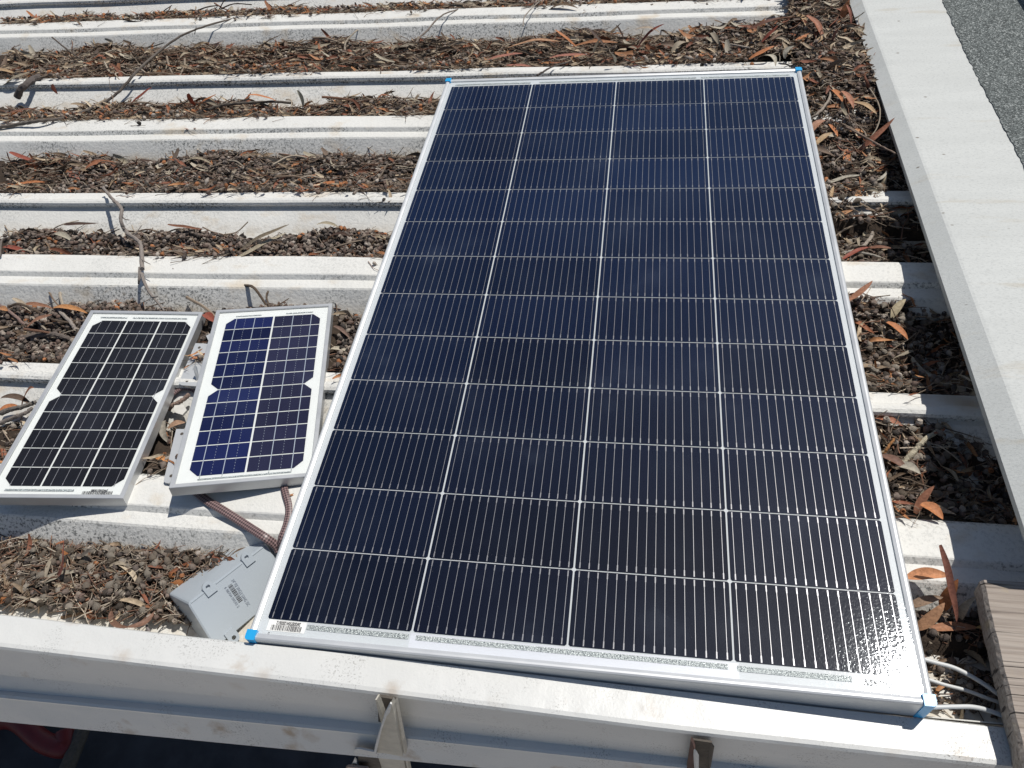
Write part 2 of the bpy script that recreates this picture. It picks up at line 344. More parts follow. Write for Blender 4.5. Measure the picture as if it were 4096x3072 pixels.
# slits of shade at the panel: a thin steel angle between sheet and beam on the right
# ------------------------------------------------------------------ right hand flashing, felt sheet, rail
def fl(px0, py0, px1, py1, y, dz=0):
    z = max(.042 - .075 * y, -.006) + dz; A = at(px0, py0, z); B = at(px1, py1, z); return (A[0] + (B[0] - A[0]) * (y - A[1]) / (B[1] - A[1]), y, z)
V = []; F = []
ys = np.linspace(-.485, 1.7, 24)
for y in ys:
    yy = max(-.45, min(1.02, y))
    z0 = .03 - .075 * yy
    def ex(a, dz):
        q = fl(*a, yy, dz); return (q[0], y, q[2])
    e = ex((3398, 0, 4082, 2050), -.009); f_ = ex((3450, 0, 3842, 1050), .004); g = ex((3762, 0, 4096, 700), .003)
    V += [(e[0] + .012, y, e[2] - .03), (e[0], y, e[2]), (f_[0] - .002, y, f_[2]), (f_[0] + .002, y, f_[2] + .0006), (g[0] + .12, y, g[2])]
for i in range(len(ys) - 1):
    for j in range(4): F.append([i * 5 + j, i * 5 + j + 1, (i + 1) * 5 + j + 1, (i + 1) * 5 + j][::-1])
fo = obj('flashing', V, F, FLASH, origin=(0, 0, 0)); tag(fo, 'wide pale grey edge flashing with a bent lip and brown streaks', 'flashing')
s_ = fo.modifiers.new('s', 'SOLIDIFY'); s_.thickness = .002
V = []; F = []
ys = np.linspace(-.49, 1.7, 220)
for y in ys:
    yy = max(-.45, min(1.02, y)); g = fl(3762, 0, 4096, 700, yy, .003); jx = rng.uniform(-.0016, .0016) + .003 * math.sin(y * 7)
    V += [(g[0] + jx + .004, y, g[2] - .001), (g[0] + jx, y, g[2] + .0045), (g[0] + jx + .004, y, g[2] + .0052), (g[0] + .6, y, g[2] + .006), (g[0] + 2.2, y, g[2] + .006)]
mi = []
for i in range(len(ys) - 1):
    for j in range(4): F.append([i * 5 + j, i * 5 + j + 1, (i + 1) * 5 + j + 1, (i + 1) * 5 + j][::-1]); mi.append(1 if j < 1 else 0)
fe = obj('roofing_felt', V, F, [FELT, DARKEDGE], mi=mi, origin=(0, 0, 0)); tag(fe, 'dark grey mineral roofing felt with a ragged black edge', 'roofing felt')

V, F, _ = tube([(.932, -.2, .12), (.938, 1.9, .10)], .021, 12); tag(obj('rail', V, F, STEELW, smooth=True), 'round metal rail running over the roofing felt', 'rail')
for yy, wh in ((.1, 'near'), (1.6, 'far')):
    V, F, _ = tube([(.934, yy, -.09), (.936, yy, .12)], .012, 10); tag(obj('rail_post', V, F, STEELW), 'short post under the %s end of the metal rail' % wh, 'rail post')
# wood plank
def wood_plank():
    r = empty('wood_plank', (.62, -.59, .04), 'grey weathered timber plank with split grain at the lower right corner', 'plank')
    A = at(3925, 2317, .004); Bc = at(4078, 2965, .0)
    d = (Bc - A); d /= np.linalg.norm(d)
    mb = MB(); n = 26; L = .30
    top = []; bot = []
    V = []; F = []
    for i in range(n + 1):
        p = A + d * L * i / n; j = rng.uniform(-.0007, .0007) if 0 < i < n else 0
        V += [(p[0] + j + .003, p[1], p[2] - .001), (p[0] + j, p[1], p[2] - .006), (p[0] + j + .004, p[1], p[2] - .036), (p[0] + .9, p[1] + .01, p[2] - .036), (p[0] + .9, p[1] + .01, p[2] - .001)]
    for i in range(n):
        for j in range(5): F.append([i * 5 + j, i * 5 + (j + 1) % 5, (i + 1) * 5 + (j + 1) % 5, (i + 1) * 5 + j][::-1])
    F.append([0, 1, 2, 3, 4]); F.append([n * 5 + k for k in range(5)][::-1])
    o = obj('board', V, F, WOOD, r); return r
wood_plank()

# ------------------------------------------------------------------ solar panels
def text_mesh(s, size, bold=.03):
    c = bpy.data.curves.new('t', 'FONT'); c.body = s; c.size = size; c.offset = size * bold; o = bpy.data.objects.new('t', c); COL.objects.link(o)
    bpy.context.view_layer.update(); me = bpy.data.meshes.new_from_object(o.evaluated_get(bpy.context.evaluated_depsgraph_get()))
    V = [tuple(v.co) for v in me.vertices]; F = [list(p.vertices) for p in me.polygons]
    bpy.data.objects.remove(o); return V, F
def frame_ring(W, H, prof, M):
    hw, hh = W / 2, H / 2; V = []; F = []; n = len(prof)
    for (sx, sy) in ((-1, -1), (1, -1), (1, 1), (-1, 1)):
        for (d, h) in prof: V.append(M(sx * (hw - d), sy * (hh - d), h))
    for c in range(4):
        for j in range(n): F.append([c * n + j, c * n + (j + 1) % n, ((c + 1) % 4) * n + (j + 1) % n, ((c + 1) % 4) * n + j])
    return V, F
def quad(M, x0, x1, y0, y1, h): return [M(x0, y0, h), M(x1, y0, h), M(x1, y1, h), M(x0, y1, h)], [[0, 1, 2, 3]]
def cellpoly(M, x0, x1, y0, y1, h, ch):  # ch: chamfers bl br tr tl
    P = []
    a, b, c, d = ch
    P += [(x0 + a, y0), (x1 - b, y0)] + ([(x1, y0 + b)] if b else []) + [(x1, y1 - c)] + ([(x1 - c, y1)] if c else []) + [(x0 + d, y1)] + ([(x0, y1 - d)] if d else []) + ([(x0, y0 + a)] if a else [])
    Q = [];
    for p in P:
        if not Q or Q[-1] != p: Q.append(p)
    return [M(x, y, h) for x, y in Q], [list(range(len(Q)))]
def ribbon(M, segs, h, parent, name='ribbon', m=None):
    mb = MB()
    for (x0, x1, y0, y1) in segs:
        n = max(1, int(abs(x1 - x0) / .004)) if abs(x1 - x0) > abs(y1 - y0) else 1
        xs_ = np.linspace(x0, x1, n + 1)
        for a, b in zip(xs_[:-1], xs_[1:]): mb.add(*quad(M, a, b, y0, y1, h))
    return mb.obj(name, m or RIB, parent)
def barcode(M, x0, x1, y0, y1, h, parent):
    mb = MB(); x = x0
    r = random.Random(3)
    while x < x1 - .0015:
        w_ = r.choice([.0004, .0004, .0008, .0012]); mb.add(*quad(M, x, x + w_, y0, y1, h)); x += w_ + r.choice([.0004, .0006, .0009])
    return mb.obj('barcode', INK, parent)
def printed(M, s, size, x, y, h, parent, flip=True, wid=None, name='printed_text', m=None):
    V, F = text_mesh(s, size, .03 if flip else 0); V = np.array(V); 
    if wid: V[:, 0] *= wid / V[:, 0].max()
    sg = -1 if flip else 1
    return obj(name, [M(x + sg * v[0], y + sg * v[1], h) for v in V], F, m or INK, parent)

# the big panel
def MBig(x, y, h): return (x, y, h)
big = empty('solar_panel', (0, 0, -.035), 'large dark blue solar panel with bright aluminium frame and blue corner caps', 'solar panel')
W_, H_ = .772, 1.305
fr = [(0, -.035), (0, .0005), (.0010, .0022), (.0028, .0031), (.0052, .0028), (.0088, .0016), (.0088, -.001), (.003, -.001), (.002, -.034), (.010, -.034), (.010, -.035)]
obj('frame', *frame_ring(W_, H_, fr, MBig), ALU, big)
obj('backsheet', *quad(MBig, -.380, .380, -.647, .647, -.0009), BACK, big)
CW, CH = .74 / 4, 1.24934 / 13
for i in range(4):
    for j in range(13):
        x0 = -.37 + i * CW + .0011; x1 = x0 + CW - .0022; y0 = -.62467 + j * CH + .00075; y1 = y0 + CH - .0015
        c = .0020
        V, F = cellpoly(MBig, x0, x1, y0, y1, -.0004, (c, c, c, c))
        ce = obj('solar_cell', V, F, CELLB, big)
        mb = MB(); nb = 16; pw = (x1 - x0) / nb
        for k in range(nb):
            xc = x0 + pw * (k + .5)
            mb.add(*quad(MBig, xc - .00026, xc + .00026, y0 + .0015, y1 - .0015, -.0001))
            for (ya, yb) in ((y0 + .001, y0 + .009), (y1 - .009, y1 - .001)):
                mb.add(*quad(MBig, xc - .0007, xc - .0004, ya, yb, -.00012)); mb.add(*quad(MBig, xc + .0004, xc + .0007, ya, yb, -.00012))
        mb.obj('busbars', BUS, ce)
ribbon(MBig, [(-.3155, -.188, -.6335, -.6275), (-.1790, .1785, -.6338, -.6278), (.188, .307, -.6345, -.6285), (-.362, -.19, .629, .6335), (-.17, .17, .629, .6335), (.18, .362, .629, .6335)], -.0003, big)
mb = MB(); mb.add(*quad(MBig, -.186, .190, -.6440, -.6255, -.0006)); mb.obj('film_patch', PATCH, big)
barcode(MBig, -.361, -.320, -.6375, -.6310, -.0003, big)
printed(MBig, '26RS0EF30412000612', .0062, -.3245, -.6262, -.0003, big, wid=.031)
mb = MB(); mb.add(*quad(MBig, -.366, -.317, -.6385, -.6248, -.0006)); mb.obj('serial_label', simple('white paper label', (.8, .8, .78), .6), big)
printed(MBig, 'RENOGY', .0085, .3455 + .0105, -.6305, -.0003, big, wid=.038, name='logo')
mb = MB()
for (x, y) in ((-.362, -.6415), (-.3625, -.6432)): mb.add(*quad(MBig, x, x + .002, y, y + .0006, -.0003))
mb.obj('print_marks', INK, big)
mb = MB(); mb.add(*quad(MBig, -.3775, .3775, -.6440, .6440, .0013))
mb.obj('glass', GLB, big)
for sx, sy in ((-1, -1), (1, -1), (1, 1), (-1, 1)):
    mb = MB(); ox = sx * (W_ / 2 + .0012); oy = sy * (H_ / 2 + .0012); ix = sx * (W_ / 2 - .0115); iy = sy * (H_ / 2 - .0115)
    e = .0035
    P = [(ox - sx * e, oy), (ox - sx * e * .3, oy - sy * e * .3), (ox, oy - sy * e), (ox, iy), (ix, iy), (ix, oy)]
    P = P if sx * sy > 0 else P[::-1]
    mb.prism([(x, y, -.0355) for x, y in P][::-1], (0, 0, .0402)) if False else mb.prism([(x, y, -.0355) for x, y in P], (0, 0, .0402))
    mb.obj('corner_cap', BLUE, big)

def frame_map(c4):
    TL, TR, BR, BL = [np.array(p, float) for p in c4]
    ctr = (TL + TR + BR + BL) / 4; A = ((TR - TL) + (BR - BL)) / 2; B = ((TL - BL) + (TR - BR)) / 2
    Wd, Hd = np.linalg.norm(A), np.linalg.norm(B); A /= Wd; B /= Hd; N = np.cross(A, B); N /= np.linalg.norm(N)
    return (lambda x, y, h: tuple(ctr + A * x + B * y + N * h)), Wd, Hd, ctr
def small_frame(M, W, H, T, par):
    fr = [(0, -T), (0, .0004), (.0006, .001), (.0062, .001), (.0068, .0004), (.0068, -.001), (.0015, -.001), (.0015, -T)]
    obj('frame', *frame_ring(W, H, fr, M), ALUS, par)
    obj('glass_edge', *quad(M, -W / 2 + .005, W / 2 - .005, -H / 2 + .005, H / 2 - .005, -.0020), BACK2, par).name = 'backsheet'
    mb = MB(); w2, h2 = W / 2 - .0068, H / 2 - .0068
    mb.add(*quad(M, -w2, w2, -h2, h2, -.0001))
    mb.obj('glass', GLS, par)
# small panel one (three columns by ten rows)
M1, W1, H1, c1 = frame_map([[-.907, -.09, -.015], [-.711, -.061, -.043], [-.657, -.463, -.019], [-.853, -.491, .008]])
p1 = empty('solar_panel', c1, 'small black solar panel in three columns at the far left', 'solar panel')
small_frame(M1, W1, H1, .018, p1)
def U(u): return u * W1
def Vv(v): return v * H1
cx = [-.417, -.135, .157, .440]; ry = [.441, .359, .269, .179, .089, -.003, -.092, -.182, -.272, -.361, -.447]
for i in range(3):
    for j in range(10):
        g = .0013; x0 = U(cx[i]) + (g if i else 0); x1 = U(cx[i + 1]) - (g if i < 2 else 0); y1 = Vv(ry[j]) - .0008; y0 = Vv(ry[j + 1]) + .0008
        ch = [0, 0, 0, 0]; C_ = .0135
        if i == 0 and j in (0, 5): ch[3] = C_
        if i == 0 and j in (4, 9): ch[0] = C_
        if i == 2 and j in (0, 5): ch[2] = C_
        if i == 2 and j in (4, 9): ch[1] = C_
        ce = obj('solar_cell', *cellpoly(M1, x0, x1, y0, y1, -.0016, ch), CELL1, p1)
        mb = MB()
        for f in (.22, .52, .82):
            xc = x0 + (x1 - x0) * f; mb.add(*quad(M1, xc - .0003, xc + .0003, y0 - .0006, y1 + .0006, -.0013))
            mb.add(*quad(M1, xc - .0007, xc + .0007, y0 + .003, y0 + .0045, -.0012))
        mb.obj('busbars', BUS, ce)
ribbon(M1, [(U(-.375), U(.118), Vv(-.468), Vv(-.459)), (U(-.385), U(-.15), Vv(.455), Vv(.462)), (U(-.10), U(.38), Vv(.455), Vv(.462))], -.0013, p1)
barcode(M1, U(.185), U(.408), Vv(-.480), Vv(-.466), -.0013, p1)
printed(M1, '244330210080', .0055, U(.36), Vv(-.4585), -.0013, p1, wid=.024)
# small panel two (two columns by twelve rows)
M2, W2, H2, c2 = frame_map([[-.665, -.082, -.016], [-.474, -.030, -.046], [-.383, -.405, -.021], [-.574, -.457, .008]])
p2 = empty('solar_panel', c2, 'small blue solar panel in two columns with broad white border, in the middle', 'solar panel')
small_frame(M2, W2, H2, .018, p2)
xa = [-.392, .404]; yt, yb = .440, -.452; RH = (yt - yb) / 12
bars = [(-.31, -.155), (.17, .327)]
for i in range(2):
    for j in range(12):
        x0, x1 = ((-.392, -.002) if i == 0 else (.012, .404)); x0 *= W2; x1 *= W2
        y1 = (yt - RH * j) * H2 - .0009; y0 = (yt - RH * (j + 1)) * H2 + .0009
        ch = [0, 0, 0, 0]; C_ = .0125
        if i == 0 and j in (0, 6): ch[3] = C_
        if i == 0 and j in (5, 11): ch[0] = C_
        if i == 1 and j in (0, 6): ch[2] = C_
        if i == 1 and j in (5, 11): ch[1] = C_
        V, F = cellpoly(M2, x0, x1, y0, y1, -.0016, ch)
        ce = obj('solar_cell', V, F, CELL2 if i == 0 else CELL3, p2)
        mb = MB()
        for b in bars[i]: mb.add(*quad(M2, b * W2 - .0006, b * W2 + .0006, y0 - .001, y1 + .001, -.0012))
        mb.obj('busbars', BUSW, ce)
        mb = MB()
        for b in ((-.235, -.08) if i == 0 else (.09, .25)):
            for q in range(5): yy = y0 + (y1 - y0) * (q + .3) / 5; mb.add(*quad(M2, b * W2 - .0002, b * W2 + .0002, yy, yy + .0025, -.0013))
        mb.obj('grid_fingers', BUSW, ce)
ribbon(M2, [(-.32 * W2, .33 * W2, -.470 * H2, -.4635 * H2), (-.32 * W2, -.105 * W2, .450 * H2, .455 * H2), (.105 * W2, .335 * W2, .450 * H2, .455 * H2)] + [(b * W2 - .0006, b * W2 + .0006, -.466 * H2, -.452 * H2) for q in bars for b in q], -.0012, p2)
# mounting brackets under panel two
def plate(pts, z, T, holes, tab=None):
    mb = MB(); P = [ac('K', x, y, z) for x, y in pts]; mb.prism([p - np.array([0, 0, T]) for p in P][::-1], (0, 0, T))
    if tab:
        Q = [np.array(q) for q in tab]; nrm = np.cross(Q[1] - Q[0], Q[2] - Q[0]); nrm /= np.linalg.norm(nrm); mb.prism(Q, nrm * .002)
    o = mb.obj('mounting_bracket', BRK, p2)
    for (x, y) in holes:
        c = ac('K', x, y, z + .0004); mb = MB(); mb.add([c + np.array([math.cos(a) * .0026, math.sin(a) * .0026, 0]) for a in np.linspace(0, 6.283, 12, endpoint=False)], [list(range(12))])
        h = mb.obj('bolt_hole', STEELR, o)
    return o
zt = -.036
plate([(503, 62), (640, 70), (640, 545), (350, 528), (322, 512), (322, 490)][::-1], zt, .002, [(545, 110), (410, 480)],
      [ac('K', 480, 350, -.018), ac('K', 497, 298, -.014), ac('K', 520, 330, -.018), ac('K', 548, 470, zt), ac('K', 515, 482, zt)])
plate([(290, 1012), (400, 1012), (300, 1500), (215, 1612), (165, 1605), (150, 1585)][::-1], -.030, .002, [(352, 1065), (233, 1530)])
plate([(620, -20), (700, -60), (700, 20), (650, 45)][::-1], zt, .002, [], None)

# ------------------------------------------------------------------ the gum tree that sheds the litter (seen mirrored in the glass)
def gum_tree():
    r = empty('gum_tree', (-2.1, 7.6, -2.4), 'tall gum tree beyond the roof, mirrored as a dark streak in the big panel', 'tree')
    BARK = simple('gum bark', (.10, .075, .055), .9, noise=(6, .4), bump=(30, .6)); LV_ = simple('gum foliage', (.05, .065, .03), .6, noise=(3, .5))
    g = np.random.default_rng(5); V = []; F = []
    def add(v, f):
        b = len(V); V.extend(v); F.extend([[i + b for i in q] for q in f])
    P = spline([(-2.1, 7.6, -2.4), (-2.15, 7.6, 1), (-2.0, 7.7, 4), (-2.25, 7.6, 7.5), (-2.2, 7.6, 10)], 5); v, f, _ = tube(P, np.linspace(.26, .08, len(P)), 10); add(v, f); tips = []
    for k in range(11):
        i = int(g.integers(9, len(P) - 1)); a = g.uniform(0, 6.28); L = g.uniform(1.2, 2.4); q = P[i]; e = q + np.array([math.cos(a) * L, math.sin(a) * L * .8, L * .7]); m2 = (q + e) / 2 + np.array([0, 0, .2])
        v, f, _ = tube(spline([q, m2, e], 4), np.linspace(.07, .02, 9), 6); add(v, f); tips += [e, m2, (m2 + e) / 2]
    obj('trunk', [tuple(x) for x in V], F, BARK, r, smooth=True)
    tips = np.array(tips); n = 9000; c = tips[g.integers(0, len(tips), n)] + g.normal(0, .38, (n, 3)); R_ = rotm(*g.uniform(0, 6.28, (3, n))); q = np.array([(-.07, 0, 0), (0, -.016, 0), (.07, 0, 0), (0, .016, 0)])
    W = np.einsum('mij,nj->mni', R_, q) + c[:, None, :]; obj('crown', W.reshape(-1, 3), np.arange(4 * n).reshape(n, 4).tolist(), LV_, r)
def rotm(rx, ry, rz):
    n = len(rx); cx_, sx_ = np.cos(rx), np.sin(rx); cy, sy = np.cos(ry), np.sin(ry); cz, sz = np.cos(rz), np.sin(rz); O = np.zeros(n); I = np.ones(n)
    X = np.stack([I, O, O, O, cx_, -sx_, O, sx_, cx_], 1).reshape(n, 3, 3); Y = np.stack([cy, O, sy, O, I, O, -sy, O, cy], 1).reshape(n, 3, 3); Z = np.stack([cz, -sz, O, sz, cz, O, O, O, I], 1).reshape(n, 3, 3)
    return Z @ Y @ X
gum_tree()

# ------------------------------------------------------------------ grey junction box
jb = empty('junction_box', ac('Q', 700, 900, -.07), 'upturned grey plastic electrical box with screw ears beside the big panel', 'electrical box')
z_ = {'L': -.020, 'T': -.048, 'B': -.062}
fL = ac('Q', 302, 1095, z_['L']); fT = ac('Q', 1250, 365, z_['T']); fB = ac('Q', 640, 1640, z_['B']); fX = fT + fB - fL
rL = ac('Q', 68, 985, -.056); rT = ac('Q', 985, 300, -.080); rB = ac('Q', 545, 1660, -.0925); rX = rT + (rB - rL) * .97 + (fX - fT - (fB - fL)) * 0; rX = rT + rB - rL
rX[2] = max(rX[2], -.093); 
fN = np.cross(fT - fL, fB - fL); fN /= np.linalg.norm(fN); fN *= (1 if fN[2] > 0 else -1)
fu = (fT - fL) / np.linalg.norm(fT - fL); fv = np.cross(fu, fN); fv *= (1 if fv @ (fB - fL) > 0 else -1)
def loft(rings, cap0=True, cap1=True):
    V = []; F = []; n = len(rings[0])
    for r in rings: V += [tuple(p) for p in r]
    for i in range(len(rings) - 1):
        for k in range(n): F.append([i * n + k, i * n + (k + 1) % n, (i + 1) * n + (k + 1) % n, (i + 1) * n + k])
    if cap0: F.append(list(range(n))[::-1])
    if cap1: F.append([(len(rings) - 1) * n + k for k in range(n)])
    return V, F
def rounded(c4, r, n=4):
    c4 = [np.array(c) for c in c4]; out = []
    for i in range(4):
        p = c4[i]; a = c4[i - 1] - p; b = c4[(i + 1) % 4] - p; a = a / np.linalg.norm(a) * r; b = b / np.linalg.norm(b) * r
        for t in np.linspace(0, 1, n): out.append((1 - t) ** 2 * (p + a) + 2 * t * (1 - t) * p + t * t * (p + b))
    return out
def inset(c4, d):
    c = sum(c4) / 4; return [p + (c - p) / np.linalg.norm(c - p) * d for p in c4]
face = [fL, fB, fX, fT]; rim = [rL, rB, rX, rT]
r0 = rounded(rim, .004); r1 = [p + fN * .004 for p in rounded(rim, .004)]
top0 = rounded([p - fN * .0015 for p in face], .005); top1 = rounded([p for p in inset(face, .0022)], .005)
V, F = loft([r1, top0, top1]); jo = obj('body', V, F, GREY, jb, smooth=False)
V, F = loft([rounded(rim, .004), r1]); obj('rim_gasket', V, F, GREYD, jb)
# raised rib along the long edge
mb = MB()
def onface(s, t, h=0): return fL + (fT - fL) * s + (fB - fL) * t + fN * h
for (s0, s1) in ((.03, .20), (.33, .66), (.80, .95)):
    P = [onface(s0, .020, 0), onface(s1, .020, 0), onface(s1, .052, 0), onface(s0, .052, 0)]
    mb.hexa(P + [p + fN * .0009 + (fB - fL) * (.010 if k < 2 else -.010) for k, p in enumerate(P)])
mb.obj('stiffening_rib', GREY, jb)
def ear(cs, ct, ds, dt):
    c = onface(cs, ct, .0025); u = fu; v = fv; R1, R2 = .0072, .0030; d = (u * ds + v * dt); d /= np.linalg.norm(d); e = np.cross(d, fN)
    outer = [c + d * math.cos(a) * R1 + e * math.sin(a) * R1 for a in np.linspace(-math.pi / 2, math.pi / 2, 13)]
    outer += [c - d * .011 + e * R1, c - d * .011 - e * R1]
    n = len(outer); inner = []
    for p in outer:
        q = p - c; inner.append(c + q / np.linalg.norm(q) * R2)
    V = outer + inner + [p - fN * .004 for p in outer] + [p - fN * .004 for p in inner]; F = []
    for k in range(n):
        j = (k + 1) % n; F += [[k, j, n + j, n + k], [2 * n + k, 3 * n + k, 3 * n + j, 2 * n + j], [k, 2 * n + k, 2 * n + j, j], [n + k, n + j, 3 * n + j, 3 * n + k]]
    obj('mounting_ear', V, F, GREY, jb)
ear(.245, -.01, 0, -1); ear(.735, -.01, 0, -1)
ear(.20, 1.06, 0, 1)
# conduit hub at the far end and lead into the cables
hc = ac('Q', 1320, 440, -.062); hd = (fT - fL); hd /= np.linalg.norm(hd)
hc2 = (fT * .45 + fX * .55) - fN * .022
V, F, _ = tube([hc2 - hd * .004, hc2 + hd * .006, hc2 + hd * .016, hc2 + hd * .0165], [.017, .017, .0165, .013], 20); obj('conduit_hub', V, F, GREY, jb, smooth=True)
# print on the box
px_ = (fB - fL); pxn = px_ / np.linalg.norm(px_)
def Mbox(x, y, h): return tuple(txt0 + txu * x + txv * y + fN * h)
txt0 = ac('Q', 868, 800, -.055); e_ = ac('Q', 1045, 1110, -.055) - txt0
def toface(p): return p + fN * ((fL - p) @ fN)
def rayface(c, x, y):
    p = ac(c, x, y, -.05); d = p - CAM; return CAM + d * (((fL - CAM) @ fN) / (d @ fN))
ta = rayface('Q', 862, 795); tb = rayface('Q', 1062, 1110); txt0 = ta; txu = tb - ta; TW = np.linalg.norm(txu); txu /= TW; txv = np.cross(fN, txu)
printed(Mbox, '3/4" FSE SINGLE GANG 25C', .006, 0, -.0045, .0003, jb, flip=False, wid=TW, m=INKB)
ba = rayface('Q', 830, 860); bb = rayface('Q', 975, 1075); txt0 = ba; txu = bb - ba; BW = np.linalg.norm(txu); txu /= BW; txv = np.cross(fN, txu)
barcode(Mbox, 0, BW, -.0055, .0005, .0003, jb)
printed(Mbox, '6 88704 09593 2', .005, -.001, -.0105, .0003, jb, flip=False, wid=BW * 1.12, m=INKB)

# ------------------------------------------------------------------ braided sleeves
def sleeve(pts, zs, w_, label, h=.0022):
    P = spline([ac(c, x, y, z) for (c, x, y), z in zip(pts, zs)], 10)
    V, F, UV = tube(P, w_, 18, ry=h)
    return tag(obj('braided_sleeve', V, F, SLEEVE, uv=UV, smooth=True), label, 'cable sleeve', 'flat braided cable sleeves')
sleeve([('S', 420, 520), ('S', 620, 690), ('S', 800, 800), ('S', 1050, 960), ('S', 1250, 1090), ('S', 1375, 1180), ('S', 1430, 1260)], [-.035, -.031, -.032, -.037, -.036, -.048, -.058], .0062, 'brown braided cable sleeve slanting from the middle panel to the grey box')
sleeve([('S', 1450, 420), ('S', 1495, 600), ('S', 1535, 780), ('S', 1510, 950), ('S', 1450, 1110), ('S', 1410, 1220)], [-.036, -.031, -.034, -.037, -.040, -.055], .0052, 'brown braided cable sleeve hanging down beside the big panel frame')
sleeve([('D', 1040, 960), ('D', 1120, 890), ('D', 1180, 872), ('D', 1250, 900), ('D', 1290, 960)], [-.055, -.048, -.045, -.05, -.055], .0045, 'brown braided cable sleeve looping in the gap between the two small panels')

# ------------------------------------------------------------------ pale cables lower right
def cable(pts, zs, r, label):
    P = spline([ac(c, x, y, z) for (c, x, y), z in zip(pts, zs)], 10); V, F, _ = tube(P, r, 10)
    tag(obj('cable', V, F, CABLE, smooth=True), label, 'cable', 'pale cables under the plank')
cable([('G', 1000, 1235), ('G', 1200, 1262), ('G', 1500, 1277), ('G', 1770, 1272), ('G', 1900, 1275), ('G', 2030, 1310), ('G', 2150, 1365), ('G', 2230, 1420)], [-.034, -.033, -.033, -.033, -.034, -.04, -.045, -.05], .0025, 'pale grey cable running along the lower frame edge onto the beam')
cable([('G', 1500, 950), ('G', 1640, 990), ('G', 1780, 1030), ('G', 1930, 1110), ('G', 2060, 1200), ('G', 2140, 1265)], [-.05, -.05, -.05, -.052, -.055, -.06], .0025, 'pale grey cable, uppermost of the cables bending under the plank')
cable([('G', 1550, 1080), ('G', 1700, 1130), ('G', 1850, 1170), ('G', 2000, 1225), ('G', 2140, 1275)], [-.058, -.058, -.06, -.06, -.065], .0021, 'pale grey cable in shade between the two other cables by the plank')

# ------------------------------------------------------------------ cut steel rafter ends below the beam
def fr_(c, x, y, Y): return aty(*pc(c, x, y), Y)
def steel_end(name, plates, label):
    r = empty(name, plates[0][3][0], label, 'steel bracket', 'cut steel ends under the beam')
    for pn, m, th, poly in plates:
        mb = MB(); mb.prism(poly, th); mb.obj(pn, m, r)
    return r
Yb = -.715
F1 = lambda x, y, Y=Yb: fr_('W', x, y, Y)
steel_end('steel_bracket', [
    ('back_plate', STEELR, (0, .003, 0), [F1(735, 655, -.700), F1(985, 695, -.700), F1(1015, 830, -.702), F1(1190, 1700, -.712), F1(780, 1700, -.712)]),
    ('flange', STEELW, (.002, .006, 0), [F1(705, 700), F1(728, 700), F1(805, 900), F1(830, 1050), F1(800, 1075)]),
    ('side_plate', STEELW, (.002, .006, 0), [F1(925, 735, -.722), F1(945, 790, -.722), F1(1135, 1700, -.730), F1(770, 1700, -.730), F1(690, 1420, -.728), F1(735, 1260, -.726), F1(845, 890, -.723)]),
    ('outer_flange', STEELW, (.002, .004, 0), [F1(985, 700, -.716), F1(1010, 840, -.718), F1(1185, 1700, -.730), F1(1160, 1700, -.730), F1(995, 900, -.718)]),
    ('cut_edge', STEELE, (.0005, -.002, 0), [F1(918, 728, -.7235), F1(940, 735, -.7235), F1(912, 850, -.7245), F1(870, 900, -.725), F1(800, 1090, -.726), F1(755, 1280, -.728), F1(720, 1420, -.730), F1(688, 1420, -.730), F1(725, 1250, -.728), F1(845, 870, -.725)]),
    ('lower_channel', STEELR, (.002, .010, 0), [F1(450, 1425, -.728), F1(735, 1470, -.728), F1(790, 1700, -.732), F1(490, 1700, -.732)]),
    ('cut_edge', STEELE, (0, -.002, .0), [F1(412, 1420, -.730), F1(425, 1375, -.730), F1(480, 1365, -.730), F1(690, 1408, -.730), F1(738, 1440, -.730), F1(730, 1475, -.730), F1(455, 1425, -.730), F1(440, 1470, -.730)]),
    ('lower_flange', STEELE, (0, -.002, 0), [F1(375, 1605, -.731), F1(425, 1500, -.731), F1(450, 1540, -.731), F1(455, 1625, -.731)]),
    ('lower_flange', simple('pinkish cream paint', (.42, .32, .26), .8, noise=(90, .3), bump=(150, .7)), (0, -.003, 0), [F1(295, 1640, -.735), F1(330, 1608, -.735), F1(610, 1635, -.735), F1(625, 1720, -.735), F1(290, 1720, -.735)]),
], 'cream painted steel rafter end with jagged cut edge under the beam')
G1 = lambda x, y, Y=Yb: fr_('V', x, y, Y)
steel_end('steel_bracket', [
    ('back_plate', STEELR, (0, .002, 0), [G1(605, 955, -.704), G1(915, 1000, -.704), G1(830, 1420, -.712), G1(530, 1420, -.712)]),
    ('flange', simple('brown rust steel', (.10, .05, .04), .8, noise=(60, .5)), (.001, .004, 0), [G1(598, 960, -.712), G1(625, 1000, -.712), G1(655, 1090, -.713), G1(650, 1420, -.718), G1(535, 1420, -.718)]),
    ('cut_edge', STEELE, (.002, -.002, 0), [G1(645, 1100, -.715), G1(662, 1090, -.715), G1(692, 1150, -.716), G1(690, 1420, -.719), G1(655, 1420, -.719), G1(640, 1180, -.716)]),
    ('outer_flange', STEELR, (.002, -.003, 0), [G1(895, 1010, -.712), G1(918, 1005, -.712), G1(850, 1420, -.718), G1(815, 1420, -.718)]),
], 'dark steel rafter end with one thin white edge, under the right half of the beam')

